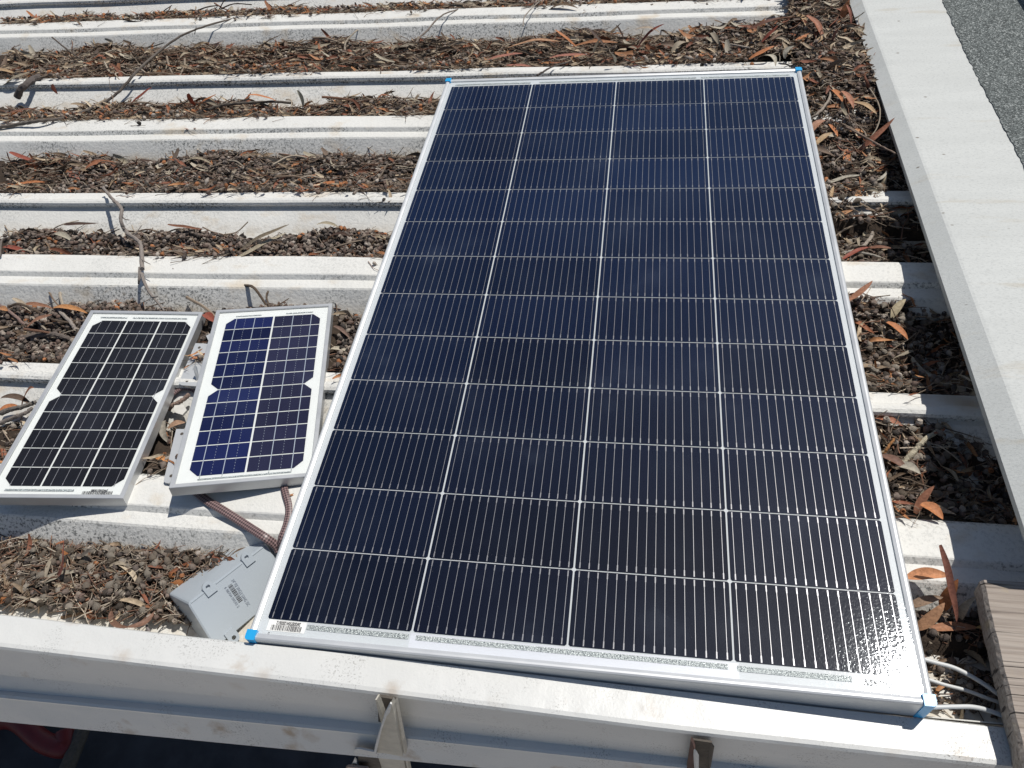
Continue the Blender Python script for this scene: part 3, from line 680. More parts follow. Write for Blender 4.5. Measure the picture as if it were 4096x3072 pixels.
# things in the yard far below the edge
P = spline([at(-60, 2890, -2.35), at(60, 2880, -2.3), at(170, 2965, -2.3), at(260, 2990, -2.3), at(265, 2930, -2.3)], 8)
V, F, _ = tube(P, .042, 12); tag(obj('frame_tube', V, F, REDM, smooth=True), 'dull red bent metal tube in the dark yard at the bottom left', 'metal tube')
P = [at(330, 2920, -2.3), at(250, 3120, -2.3)]
V, F, _ = tube(P, .03, 8); tag(obj('pole', V, F, STEELR), 'thin black pole in the dark yard right of the red tube', 'pole')

# ------------------------------------------------------------------ pieces of litter
def nut_template(seg=8, full=True):
    pr = [(0.05, -1.05), (0.08, -.72), (.30, -.5), (.48, -.15), (.47, .12), (.34, .30), (.38, .40), (.27, .42), (.20, .1), (0.02, -.1)] if full else [(.08, -.7), (.44, -.3), (.46, .12), (.36, .34), (.24, .36), (.05, 0)]
    V = []; F = []
    for r, z in pr:
        for k in range(seg): a = 2 * math.pi * k / seg; V.append((r * math.cos(a), r * math.sin(a), z))
    for i in range(len(pr) - 1):
        for k in range(seg): F.append([i * seg + k, i * seg + (k + 1) % seg, (i + 1) * seg + (k + 1) % seg, (i + 1) * seg + k])
    return np.array(V), np.array(F)
def leaf_template(L=1., w=.16, sick=.12, curl=.25, fold=.2, twist=.5, ns=9, seedv=0, nc=3, wav=0.02):
    r = np.random.default_rng(seedv); V = []; F = []; ph = r.uniform(0, 6)
    for i in range(ns + 1):
        t = i / ns; ww = w * (max(0, math.sin(math.pi * min(1, t * .93 + .07) ** .85)) ** .8) * .5 + .004
        x = (t - .5) * L; y = sick * L * (1 - (2 * t - 1) ** 2); z = curl * L * ((2 * t - 1) ** 2 - .33) * .5 + wav * L * math.sin(ph + t * 9)
        tw = twist * (t - .5)
        for k in range(nc):
            s = (k / (nc - 1) * 2 - 1); a = s * ww
            V.append((x, y + a * math.cos(tw), z + a * math.sin(tw) + abs(s) * fold * ww))
    for i in range(ns):
        for k in range(nc - 1): F.append([i * nc + k, (i + 1) * nc + k, (i + 1) * nc + k + 1, i * nc + k + 1])
    return np.array(V), np.array(F)
def twig_template(seedv, seg=5, ns=6, r=.018, bend=.12):
    g = np.random.default_rng(seedv); t = np.linspace(-.5, .5, ns + 1); P = np.stack([t, g.normal(0, bend * .35, ns + 1).cumsum() * .5, g.normal(0, .02, ns + 1)], 1)
    P[:, 1] -= P[:, 1].mean(); V, F, _ = tube(P, np.linspace(r, r * .55, ns + 1), seg); F = [f for f in F if len(f) == 4]; return np.array(V), np.array(F)
def bit_template(seedv):
    g = np.random.default_rng(seedv); V = g.uniform(-.5, .5, (8, 3)) * .35 + np.array([[-.5, -.3, -.1], [.5, -.3, -.1], [.5, .3, -.1], [-.5, .3, -.1], [-.5, -.3, .1], [.5, -.3, .1], [.5, .3, .1], [-.5, .3, .1]])
    return V, np.array([[3, 2, 1, 0], [4, 5, 6, 7], [0, 1, 5, 4], [1, 2, 6, 5], [2, 3, 7, 6], [3, 0, 4, 7]])

def smooth_noise(x, y, s, k=0):
    return (np.sin(x * s * 1.3 + 1.7 * k + 2.1 * np.sin(y * s * .9 + k)) + np.sin(y * s * 1.9 + k * 2.3 + 1.6 * np.sin(x * s * .7))) * .25 + .5
CHN = [(-.622, -.510), (-.392, -.290), (-.183, -.020), (.092, .200), (.298, .464), (.578, .692), (.788, .990), (1.103, 1.190), (1.285, 1.48)]
def litter_h(x, y):
    "height of the litter surface, -1 where the roof is bare"
    x = np.asarray(x, float); y = np.asarray(y, float); h = np.full(x.shape, -1.0)
    yy = y + (x + .2) * .028 * np.clip((y - .1) / .9, 0, 1)
    for k, (a, b) in enumerate(CHN):
        nb = (smooth_noise(x, y * 0 + k, 14, k) - .5) * (.045 if k > 1 else .030) + (smooth_noise(x, y * 0, 47, k + 3) - .5) * .014
        bb = b - .006 + nb; m = (yy > a) & (yy < bb)
        t = np.clip((bb - yy) / .03, 0, 1); t2 = np.clip((yy - a) / .02, 0, 1)
        hh = -.077 + .014 * t * (.6 + .8 * smooth_noise(x, y, 22, k)) + (.012 * (1 - t2) if k else 0)
        if k == 0: bb = b + .002 + nb * .25; t = np.clip((bb - yy) / .02, 0, 1); hh = -.077 + .013 * t * (.6 + .8 * smooth_noise(x, y, 22, k))
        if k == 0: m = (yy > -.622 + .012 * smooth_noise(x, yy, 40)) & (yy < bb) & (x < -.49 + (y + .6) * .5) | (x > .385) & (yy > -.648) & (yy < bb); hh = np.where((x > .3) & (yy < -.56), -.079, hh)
        if k in (6, 7): hh = hh + np.clip((x - .05) / .4, 0, 1) * .030; 
        if k == 6: m |= (yy >= bb) & (yy < bb + .03 * np.clip((x - .1) / .3, 0, 1))
        if k in (1, 2):   # beside the big panel the litter banks up against the next rib
            e = (-.241 if k == 1 else .008) + nb * .35; q = (x > .383) & (yy > a) & (yy < e); f = np.clip((yy - a) / (e - a), 0, 1)
            h = np.where(q, np.maximum(h, -.074 + (.026 if k == 2 else .022) * f ** 1.5 + .005 * smooth_noise(x, y, 40, k)), h)
        h = np.where(m, np.maximum(h, hh), h)
    # heap along the right hand edge
    edge = .378 + .03 * smooth_noise(x * 0, y, 9)
    hp = (x > edge) & (y > .40) & (y < 1.5); hz = -.052 + .030 * np.clip((y - .40) / .25, 0, 1) + .010 * smooth_noise(x, y, 17)
    hp |= (y > .74) & (y < 1.5) & (x > .44 + .1 * (1.05 - y)); hz = hz - .012 * np.clip((x - .50) / .04, 0, 1) * (y > .85); h = np.where(hp, np.maximum(h, hz), h)
    lo = (x > .385) & (y > .19) & (y <= .42) & (smooth_noise(x, y, 30, 2) > .15); h = np.where(lo, np.maximum(h, -.043 + .010 * smooth_noise(x, y, 21)), h)
    h = np.where(h > -.5, h - .016 * np.clip((x - .488) / .02, 0, 1) * (y < .48), h)
    return np.where(x > np.where(y < .55, .60, .548), -1., h)
PAL_NUT = np.array([(.24, .19, .155), (.13, .105, .09), (.34, .285, .235), (.055, .046, .04), (.18, .125, .10), (.46, .40, .34), (.42, .18, .08), (.26, .20, .165)])
PAL_LEAF = np.array([(.33, .125, .06), (.40, .18, .08), (.24, .09, .05), (.44, .34, .23), (.32, .235, .155), (.54, .44, .31), (.17, .115, .075), (.48, .23, .10)])
PAL_TWIG = np.array([(.27, .195, .14), (.15, .11, .08), (.38, .30, .225), (.24, .13, .085), (.52, .44, .34), (.06, .045, .035)])
def rotm(rx, ry, rz):
    n = len(rx); cx_, sx_ = np.cos(rx), np.sin(rx); cy, sy = np.cos(ry), np.sin(ry); cz, sz = np.cos(rz), np.sin(rz); O = np.zeros(n); I = np.ones(n)
    X = np.stack([I, O, O, O, cx_, -sx_, O, sx_, cx_], 1).reshape(n, 3, 3); Y = np.stack([cy, O, sy, O, I, O, -sy, O, cy], 1).reshape(n, 3, 3); Z = np.stack([cz, -sz, O, sz, cz, O, O, O, I], 1).reshape(n, 3, 3)
    return Z @ Y @ X
ACC = {'V': [], 'F': [], 'C': [], 'M': [], 'n': 0}
def scatter(tpl, pos, rot, scl, col, mi):
    V, F = tpl; m = len(pos)
    if m == 0: return
    W = np.einsum('mij,mnj->mni', rot, V[None] * scl[:, None, :]) + pos[:, None, :]
    ACC['F'].append((F[None] + (np.arange(m) * len(V))[:, None, None]).reshape(-1, 4) + ACC['n']); ACC['V'].append(W.reshape(-1, 3))
    ACC['C'].append(np.repeat(np.hstack([col, np.ones((m, 1))]), len(V), 0)); ACC['M'].append(np.full(m * len(F), mi)); ACC['n'] += m * len(V)
def clear(x, y, z):
    "false where a piece would poke through a small panel, the box or the big panel"
    ok = np.ones(np.shape(x), bool)
    for c4 in ([[-.907, -.09, -.015], [-.711, -.061, -.043], [-.657, -.463, -.019], [-.853, -.491, .008]], [[-.665, -.082, -.016], [-.474, -.030, -.046], [-.383, -.405, -.021], [-.574, -.457, .008]]):
        P = np.array(c4); nrm = np.cross(P[1] - P[0], P[3] - P[0]); ins = np.ones(np.shape(x), bool); ctr = P.mean(0)
        for i in range(4):
            a, b = P[i], P[(i + 1) % 4]; e = b - a; sgn = e[0] * (ctr[1] - a[1]) - e[1] * (ctr[0] - a[0]); L = np.hypot(e[0], e[1])
            ins &= (e[0] * (y - a[1]) - e[1] * (x - a[0])) * np.sign(sgn) / L > -.012
        zp = P[0][2] - (nrm[0] * (x - P[0][0]) + nrm[1] * (y - P[0][1])) / nrm[2]
        ok &= ~(ins & (z > zp - .034))
    ok &= ~((np.abs(x) < .395) & (np.abs(y) < .660) & (z > -.050))
    ok &= ~((x > -.515 - .25 * (y + .6)) & (x < -.36) & (y < -.49) & (y > -.66) & (x > -.50 + .75 * np.maximum(0, y + .60)))
    return ok
def sample(n, x0, x1, y0, y1, cond=None):
    x = rng.uniform(x0, x1, n); y = rng.uniform(y0, y1, n); h = litter_h(x, y); k = h > -.5
    if cond is not None: k &= cond(x, y)
    x, y, h = x[k], y[k], h[k]
    vis = ~((np.abs(x) < .34) & (np.abs(y) < .60)) & clear(x, y, h); return x[vis], y[vis], h[vis]
def cols(pal, n, prob=None): 
    c = pal[rng.choice(len(pal), n, p=prob)] * rng.uniform(.7, 1.25, (n, 1)); return np.clip(c, 0, 1)
def inview(x, y): return (x > -.80 - .62 * (y + .6)) & (y < 1.42)
def stuff_layer():
    # mould bed
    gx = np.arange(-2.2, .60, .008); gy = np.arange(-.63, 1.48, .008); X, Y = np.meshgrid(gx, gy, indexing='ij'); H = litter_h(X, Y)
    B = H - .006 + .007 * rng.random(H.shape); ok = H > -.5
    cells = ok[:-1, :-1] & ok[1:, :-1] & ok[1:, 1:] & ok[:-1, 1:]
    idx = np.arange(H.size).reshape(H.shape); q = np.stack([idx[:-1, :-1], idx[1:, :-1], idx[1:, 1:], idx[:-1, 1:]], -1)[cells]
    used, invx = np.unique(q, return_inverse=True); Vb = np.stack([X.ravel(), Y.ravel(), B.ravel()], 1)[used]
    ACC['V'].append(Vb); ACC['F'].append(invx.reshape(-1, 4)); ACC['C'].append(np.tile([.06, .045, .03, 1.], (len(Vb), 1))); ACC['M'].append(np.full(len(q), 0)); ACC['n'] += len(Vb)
    # crumbs
    for s in range(4):
        x, y, h = sample(26000, -2.15, .59, -.63, 1.45, inview); n = len(x)
        scatter(bit_template(s), np.stack([x, y, h + rng.uniform(-.004, .003, n)], 1), rotm(*rng.uniform(0, 6.3, (3, n))), rng.uniform(.002, .006, (n, 1)) * np.array([[1.6, .8, .6]]), cols(PAL_TWIG, n), 3)
    # gum nuts
    for s in range(2):
        x, y, h = sample(24000, -2.15, .59, -.63, 1.45, inview); p = np.clip(.95 - .35 * (y > .75) - .30 * (x < -1.0), 0, 1); k = rng.random(len(x)) < p; x, y, h = x[k], y[k], h[k]; n = len(x)
        scatter(nut_template(8, True) if s else nut_template(7, False), np.stack([x, y, h + rng.uniform(-.001, .0065, n)], 1), rotm(rng.normal(1.4, .9, n), rng.normal(0, .6, n), rng.uniform(0, 6.3, n)), (rng.uniform(.0062, .0105, n))[:, None] * np.array([[1, 1, .95]]), cols(PAL_NUT, n, [.2, .2, .14, .16, .12, .08, .02, .08]), 1)
    # twigs
    for s in range(10):
        x, y, h = sample(3200, -2.15, .59, -.63, 1.45, inview); n = len(x); L = rng.gamma(3, .009, n) + .010
        scatter(twig_template(s), np.stack([x, y, h + rng.uniform(0, .007, n)], 1), rotm(rng.uniform(0, 6, n), rng.normal(0, .10, n), rng.normal(0, .7, n)), np.stack([L, np.minimum(L, .05), np.clip(L, .03, .06)], 1), cols(PAL_TWIG, n), 3)
    for s in range(6):
        x, y, h = sample(110, -.85, -.46, -.63, -.50); n = len(x); L = rng.gamma(3, .007, n) + .008
        scatter(twig_template(s + 40), np.stack([x, y, h + rng.uniform(.003, .009, n)], 1), rotm(rng.uniform(0, 6, n), rng.normal(0, .15, n), rng.normal(0, 1.0, n)), np.stack([L, np.minimum(L, .04), np.clip(L, .03, .05)], 1), cols(PAL_TWIG, n), 3)
        scatter(bit_template(s + 20), np.stack([x, y, h + rng.uniform(.0, .008, n)], 1), rotm(*rng.uniform(0, 6.3, (3, n))), rng.uniform(.0015, .0045, (n, 1)) * np.array([[1.8, .9, .6]]), cols(PAL_TWIG, n), 3)
    for s in range(6):   # loose bark strips and long stems, thickest at the far left
        x, y, h = sample(1500, -2.15, .1, .28, 1.45, inview); n = len(x); L = rng.uniform(.03, .085, n)
        scatter(twig_template(s + 60, r=.016, bend=.2), np.stack([x, y, h + rng.uniform(.003, .012, n)], 1), rotm(rng.uniform(0, 6, n), rng.normal(0, .12, n), rng.normal(0, .45, n)), np.stack([L, L, L], 1), cols(PAL_TWIG, n, [.2, .15, .25, .15, .15, .1]), 3)
        scatter(leaf_template(1, .13, .12, rng.uniform(.1, .6), .6, rng.uniform(-2, 2), 8, s + 70), np.stack([x[::5], y[::5], h[::5] + .008], 1), rotm(rng.normal(0, .6, n)[::5], rng.normal(0, .2, n)[::5], rng.normal(0, .6, n)[::5]), (L[::5] * .8)[:, None] * np.ones((1, 3)), cols(PAL_LEAF, len(x[::5]), [.06, .05, .07, .22, .20, .18, .19, .03]), 2)
    # leaf fragments and small leaves
    for s in range(12):
        x, y, h = sample(520, -2.15, .59, -.63, 1.45, lambda x, y: inview(x, y) & ((rng.random(len(x)) < .5) | (y > .52) | (x > .36))); n = len(x); L = rng.uniform(.012, .034, n) * (1 + .5 * (y > .78))
        scatter(leaf_template(1, .12 + .012 * s, .10, rng.uniform(.1, .6), .6, rng.uniform(-2, 2), 7, s), np.stack([x, y, h + rng.uniform(.001, .007, n)], 1), rotm(rng.normal(0, .6, n), rng.normal(0, .14, n), rng.normal(0, 1.0, n)), L[:, None] * np.ones((1, 3)), cols(PAL_LEAF, n, [.06, .06, .08, .2, .22, .12, .22, .04]), 2)
    for k, (a, b) in enumerate(CHN[1:8]):   # pieces caught on the back edge of each rib
        n = 1100 if k >= 4 else 600; x = rng.uniform(-2.1, .54, n); y = a + .006 - rng.gamma(1.4, .009, n) - (x + .2) * .028 * np.clip((a - .1) / .9, 0, 1)
        kp = (smooth_noise(x, x * 0, 9, k) > .42) & clear(x, y, np.full(n, -.03)) & ~((np.abs(x) < .39) & (np.abs(y) < .66)) & inview(x, y); x, y = x[kp], y[kp]; n = len(x); z = np.where(a - y > .04, -.040, -.0335) + rng.uniform(0, .003, n); L = rng.uniform(.012, .05, n)
        scatter(twig_template(k + 90, bend=.2), np.stack([x, y, z], 1), rotm(rng.uniform(0, 6, n), rng.normal(0, .08, n), rng.normal(0, .5, n)), np.stack([L, L, L], 1) * np.array([[1, 1, .7]]), cols(PAL_TWIG, n), 3)
        q = slice(0, n, 3); scatter(leaf_template(1, .17, .1, .4, .5, 1, 8, k + 90), np.stack([x[q], y[q] + .006, z[q] + .002], 1), rotm(rng.normal(0, .4, n)[q], rng.normal(0, .12, n)[q], rng.normal(0, .6, n)[q]), (L[q] * .8)[:, None] * np.ones((1, 3)), cols(PAL_LEAF, len(x[q])), 2)
        q = slice(1, n, 3); m = len(x[q]); scatter(nut_template(8, True), np.stack([x[q], y[q] + .008, z[q] + .002], 1), rotm(rng.normal(1.4, .7, m), rng.normal(0, .5, m), rng.uniform(0, 6, m)), rng.uniform(.007, .010, m)[:, None] * np.ones((1, 3)), cols(PAL_NUT, m), 1)
    # the middle channels are mostly gum nuts
    for s in range(2):
        x, y, h = sample(9000, -1.25, .40, -.19, .50, inview); n = len(x)
        scatter(nut_template(8, True), np.stack([x, y, h + rng.uniform(.003, .010, n)], 1), rotm(rng.normal(1.4, .9, n), rng.normal(0, .6, n), rng.uniform(0, 6.3, n)), (rng.uniform(.0065, .0105, n))[:, None] * np.array([[1, 1, .9]]), cols(PAL_NUT, n, [.2, .22, .12, .18, .14, .06, .02, .06]), 1)
    thin = lambda x, y: inview(x, y) & ((rng.random(len(x)) < .30) | (y > .52) | (x > .36) | (y < -.45) | (x < -1.05))
    # coarser leaves and sticks over the whole bed
    for s in range(14):
        x, y, h = sample(300, -2.15, .59, -.63, 1.45, thin); n = len(x); L = rng.uniform(.025, .055, n)
        scatter(leaf_template(1, .13 + .01 * (s % 5), .13, rng.uniform(-.2, .7), .5, rng.uniform(-3, 3), 9, s + 120, 3, .04), np.stack([x, y, h + rng.uniform(.004, .010, n)], 1), rotm(rng.normal(0, .8, n), rng.normal(0, .22, n), rng.normal(0, .9, n)), L[:, None] * np.ones((1, 3)), cols(PAL_LEAF, n, [.10, .08, .10, .15, .17, .13, .23, .04]), 2)
        scatter(twig_template(s + 140, r=.014 + .002 * (s % 4), bend=.18), np.stack([x[::-1], y[::-1], h[::-1] + .006], 1), rotm(rng.uniform(0, 6, n), rng.normal(0, .12, n), rng.normal(0, .8, n)), (L * 1.4)[:, None] * np.ones((1, 3)), cols(PAL_TWIG, n), 3)
    V = np.concatenate(ACC['V']); F = np.concatenate(ACC['F']); C_ = np.concatenate(ACC['C']); Mi = np.concatenate(ACC['M'])
    me = bpy.data.meshes.new('leaf_litter'); me.vertices.add(len(V)); me.vertices.foreach_set('co', V.ravel()); me.loops.add(F.size); me.loops.foreach_set('vertex_index', F.ravel().astype(np.int32))
    me.polygons.add(len(F)); me.polygons.foreach_set('loop_start', np.arange(0, F.size, 4, dtype=np.int32)); me.polygons.foreach_set('material_index', Mi.astype(np.int32))
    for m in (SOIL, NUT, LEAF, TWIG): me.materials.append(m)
    a = me.color_attributes.new('Col', 'FLOAT_COLOR', 'POINT'); a.data.foreach_set('color', C_.ravel()); me.update(); me.validate()
    o = bpy.data.objects.new('leaf_litter', me); link(o); tag(o, 'brown litter of gum nuts, twigs and leaf crumbs filling the roof channels', 'leaf litter', kind='stuff')
    print('litter faces', len(F))
stuff_layer()

# individually built pieces
def spot(x, y):
    "a findable place for a loose piece"
    if y < -.5: return 'in the front channel ' + ('at its left end' if x < -.72 else 'below the left panel' if x < -.67 else 'left of its middle' if x < -.63 else 'midway to the box' if x < -.59 else 'near the box' if x < -.555 else 'beside the box') + (', beam side' if y < -.57 else ', rib side')
    if x > .38:
        b = [(-.30, 'above the lowest right hand rib'), (-.22, 'below the right hand seam'), (-.12, 'above the right hand seam'), (-.02, 'below the middle right hand rib'), (.12, 'against the middle right hand rib'), (.25, 'below the wide tan leaf'), (.38, 'beside the wide tan leaf'), (.52, 'near the long red leaf by the flashing'), (.66, 'near the three orange leaves by the flashing'), (.80, 'beside the upper right frame corner'), (.95, 'in the heap above the panel corner'), (1.08, 'in the heap by the top rib')]
        t = next((w for q, w in b if y < q), 'in the heap by the flashing top')
        return t + (', flashing side' if x > .46 else ', panel side')
    row = 'fourth channel behind the small panels' if y < .05 else 'channel between middle rib and seam' if y < .27 else 'channel behind the middle seam' if y < .5 else 'channel behind the upper middle rib' if y < .72 else 'channel behind the upper seam' if y < 1.05 else 'topmost channel'
    lo, hi = (-.75, -.45) if y < .5 else (-1.35, .35)
    k = int(max(0, min(5, (x - (lo if y > .5 else -1.15)) / ((hi - lo) / 6 if y > .5 else .12))))
    return ['far left in the ', 'left in the ', 'left of centre in the ', 'in the middle of the ', 'right of centre in the ', 'far right in the '][k] + row
def place(name, me, loc, rot, scl, label, cat, group):
    o = bpy.data.objects.new(name, me); o.location = loc; o.rotation_euler = rot; o.scale = scl; link(o); return tag(o, label, cat, group)
nutm = []
for k, c in enumerate([(.22, .18, .14), (.15, .12, .09), (.30, .26, .21), (.09, .072, .058), (.38, .33, .27), (.42, .17, .065)]):
    V, F = nut_template(12, True); V = V * (1 + .05 * np.sin(V[:, [2, 0, 1]] * 9 + k)); me = bpy.data.meshes.new('gum_nut'); me.from_pydata(V.tolist(), [], F.tolist()); me.materials.append(NUT); colour(me, c); nutm.append(me)
    me.polygons.foreach_set('use_smooth', [True] * len(F))
ncol = ['mid brown', 'dark brown', 'pale brown', 'almost black', 'pale grey', 'orange brown']
def nuts(n, box, where, group):
    cnt = 0; r = random.Random(hash(len(where)) % 97)
    while cnt < n:
        x = r.uniform(*box[0]); y = r.uniform(*box[1]); h = float(litter_h(x, y))
        if h < -.5 or not bool(clear(x, y, h)): continue
        k = r.choices(range(6), [5, 4, 4, 2, 3, .7])[0]; s = r.uniform(.0085, .0125)
        place('gum_nut', nutm[k], (x, y, h + s * .45), (r.gauss(1.45, .6), r.gauss(0, .5), r.uniform(0, 6.28)), (s, s, s), f'{ncol[k]} gum nut {spot(x, y)}', 'gum nut', f'gum nuts {spot(x, y)}'); cnt += 1
nuts(110, ((-.80, -.52), (-.615, -.52)), 'in the littered channel nearest the front beam', 'gum nuts in the front channel')
nuts(120, ((.395, .53), (-.39, .30)), 'in the strip between big panel and flashing', 'gum nuts beside the big panel')
nuts(40, ((-1.05, -.45), (-.18, -.05)), 'in the channel behind the small panels', 'gum nuts behind the small panels')

def twig(pts, zs, r0, r1, label, col=(.24, .19, .15), side=[], grp='loose sticks on the roof', seg=8, jit=.12):
    P = spline([ac(c, x, y, z) for (c, x, y), z in zip(pts, zs)], 7); P = P + rng.normal(0, r0 * .10, P.shape)
    V, F, _ = tube(P, np.linspace(r0, r1, len(P)), seg, jit=jit); V = list(V); F = list(F)
    for sp, sz, sr in side:
        Q = spline([ac(c, x, y, z) for (c, x, y), z in zip(sp, sz)], 5); v, f, _ = tube(Q, np.linspace(sr, sr * .5, len(Q)), 6, jit=.1); b = len(V); V += list(v); F += [[i + b for i in g] for g in f]
    o = obj('twig', V, F, TWIG); colour(o.data, col); return tag(o, label, 'twig', grp)
def T(c, *xy): return [(c, x, y) for x, y in xy]
twig(T('A', (-60, 815), (120, 785), (250, 765), (430, 740), (600, 675), (740, 590), (860, 455), (1000, 330), (1140, 230), (1300, 165), (1500, 112), (1660, 70)), [-.03, -.028, -.022, -.035, -.05, -.045, -.02, -.03, -.02, -.022, -.04, -.06], .0046, .0020, 'longest dark branch, slanting across the ribs at the upper left', (.16, .135, .115),
     [(T('A', (1230, 215), (1240, 170)), (-.02, 0.), .0012), (T('A', (740, 590), (700, 570), (690, 500)), (-.04, -.03, -.02), .0012)])
twig(T('A', (655, 1190), (715, 1262), (765, 1320), (765, 1400), (800, 1470), (880, 1530), (895, 1600), (897, 1700)), [-.025, -.008, .0, -.01, -.03, -.03, -.025, -.01], .0032, .0042, 'grey knotty stick standing over the ribs above the small panels', (.30, .26, .23),
     [(T('A', (765, 1365), (790, 1385), (818, 1390)), (-.01, -.01, -.015), .0016), (T('A', (845, 1490), (870, 1460), (895, 1425)), (-.03, -.025, -.02), .0014), (T('D', (897, 60), (920, 75), (950, 90)), (-.01, -.01, -.01), .0014),
      (T('D', (885, 110), (880, 180), (876, 215)), (-.01, -.02, -.03), .0035), (T('D', (895, 150), (915, 210), (945, 270), (990, 325), (1040, 385)), (-.01, -.01, -.018, -.03, -.04), .0034), (T('D', (960, 300), (985, 297), (998, 292)), (-.02, -.015, -.012), .0018)])
twig(T('A', (1020, 768), (1130, 735), (1250, 712), (1400, 668), (1560, 652), (1720, 642), (1850, 652)), [-.05, -.045, -.045, -.045, -.04, -.045, -.055], .0040, .0028, 'dark curved stick in the third channel from the top', (.13, .11, .09))
twig(T('A', (330, 235), (390, 285), (460, 340), (530, 385)), [.0, -.01, -.03, -.055], .0022, .002, 'short straight twig sticking up at the upper left', (.15, .12, .10))
twig(T('A', (105, 610), (160, 540), (220, 495), (285, 478)), [-.05, -.025, -.03, -.045], .0085, .0075, 'thick rough bark chunk crossing the seam at the left edge', (.13, .11, .10))
twig(T('B', (575, 270), (600, 235), (650, 190), (695, 135), (755, 88), (840, 60)), [.02, .015, .01, .0, -.02, -.035], .0022, .0018, 'thin hooked twig hanging over the upper rib, casting a shadow', (.22, .18, .15))
twig(T('B', (760, 45), (820, 33), (880, 50), (905, 110)), [-.04, -.03, -.035, -.05], .003, .002, 'dark bent twig in the top channel', (.09, .08, .07))
twig(T('B', (1250, 165), (1262, 105), (1310, 50), (1370, -5)), [-.02, -.015, -.02, -.03], .0016, .0012, 'fine pale twig crossing the top rib right of centre', (.36, .31, .26))
twig(T('B', (1340, 478), (1385, 450), (1440, 420), (1560, 385)), [-.02, -.02, -.025, -.04], .0026, .0015, 'dark twig crossing the seam above the big panel', (.11, .09, .08))
twig(T('B', (180, 1225), (260, 1170), (380, 1140), (560, 1125)), [-.04, -.05, -.055, -.06], .0034, .002, 'forked grey stick in the channel left of the big panel', (.24, .20, .17))
twig(T('J', (-40, 812), (150, 740), (300, 672), (440, 610), (600, 555), (740, 480), (860, 405), (980, 368)), [-.07, -.066, -.065, -.066, -.065, -.063, -.065, -.07], .0036, .0024, 'long dark twig slanting over the front channel', (.15, .125, .10))
twig(T('J', (600, 1110), (800, 1040), (1000, 955), (1200, 870), (1400, 790), (1600, 730), (1760, 685)), [-.074, -.07, -.068, -.068, -.068, -.07, -.072], .0024, .0016, 'thin grey twig across the middle of the front channel', (.27, .22, .18))
twig(T('J', (1530, 460), (1680, 525), (1860, 615), (2030, 690), (2230, 760)), [-.062, -.062, -.063, -.065, -.07], .0022, .0017, 'pale straight twig slanting down to the grey box', (.42, .35, .27))
twig(T('J', (1215, 690), (1350, 712), (1500, 690), (1660, 630), (1800, 560), (1940, 478)), [-.07, -.066, -.064, -.062, -.064, -.07], .0022, .0012, 'pale curved twig in the front channel', (.42, .34, .26))
twig(T('J', (780, 1170), (1000, 1120), (1250, 1075), (1480, 1010), (1680, 935)), [-.078, -.074, -.07, -.07, -.07], .0026, .0016, 'brown twig along the lower side of the front channel', (.25, .16, .10))
twig(T('J', (1520, 800), (1750, 812), (2000, 832), (2120, 855)), [-.07, -.068, -.066, -.066], .0018, .0014, 'reddish thin twig running up to the grey box', (.33, .16, .10))
twig(T('J', (1810, 925), (1900, 975), (2000, 1015), (2170, 990)), [-.066, -.064, -.064, -.066], .0016, .0012, 'grey thin twig touching the grey box', (.36, .31, .26))
twig(T('J', (1850, 1265), (1865, 1310), (1890, 1358)), [-.07, -.06, -.045], .0016, .0018, 'tiny grey twig on the white strip by the beam', (.33, .29, .27))
twig(T('C', (860, 752), (905, 720), (945, 680), (985, 610), (985, 520), (975, 430)), [-.03, -.02, -.018, -.02, -.02, -.02], .0030, .0022, 'pale curved stick standing beside the upper frame corner', (.38, .32, .26))
twig(T('C', (1080, 800), (1150, 835), (1240, 885), (1320, 930), (1400, 970)), [-.03, -.02, -.012, -.008, .0], .0022, .0014, 'thin brown twig reaching over the flashing shadow', (.30, .22, .17))
twig(T('C', (1150, 455), (1220, 540), (1275, 620), (1302, 700), (1290, 790), (1240, 870), (1160, 940)), [-.03, -.02, -.015, -.012, -.015, -.02, -.03], .0016, .0011, 'hoop shaped thin stem beside the flashing', (.36, .30, .23))
twig(T('C', (1000, 1170), (1060, 1215), (1130, 1260), (1210, 1305), (1300, 1355), (1410, 1395)), [-.05, -.045, -.04, -.04, -.035, -.03], .0026, .0016, 'jointed brown twig right of the panel', (.32, .25, .18))
twig(T('C', (1010, 1500), (1080, 1450), (1180, 1410), (1290, 1405), (1395, 1432)), [-.06, -.05, -.045, -.045, -.045], .0020, .0013, 'bowed thin twig right of the panel', (.36, .29, .22))
twig(T('C', (1268, 1440), (1245, 1500), (1190, 1560), (1120, 1605)), [-.06, -.055, -.055, -.06], .0036, .0030, 'stubby pale stick curving in the strip right of the panel', (.42, .36, .30))
twig(T('C', (60, 240), (200, 245), (330, 275), (480, 305)), [-.05, -.045, -.04, -.035], .0028, .0022, 'long pale twig lying in the litter above the big panel', (.42, .36, .30))
twig(T('C', (1060, 1600), (1130, 1590), (1250, 1610), (1330, 1640)), [-.06, -.055, -.055, -.06], .0024, .0018, 'pale grey twig near the flashing shadow', (.44, .40, .34))
twig(T('H', (1350, 415), (1220, 405), (1110, 420)), [-.055, -.05, -.05], .0024, .0018, 'straight grey twig by the panel edge', (.36, .31, .26))
twig(T('H', (1180, 715), (1240, 745), (1290, 775)), [-.06, -.055, -.055], .0042, .0036, 'short thick grey stub by the panel edge', (.26, .23, .19))
twig(T('H', (1400, 790), (1425, 850), (1435, 900)), [-.055, -.055, -.06], .0060, .0060, 'fat grey bark stub right of the panel', (.16, .14, .12))
twig(T('H', (1450, 1345), (1520, 1270), (1590, 1195), (1680, 1135)), [-.06, -.052, -.046, -.05], .0040, .0030, 'straw coloured flat stalk reaching into the shade', (.52, .46, .34))
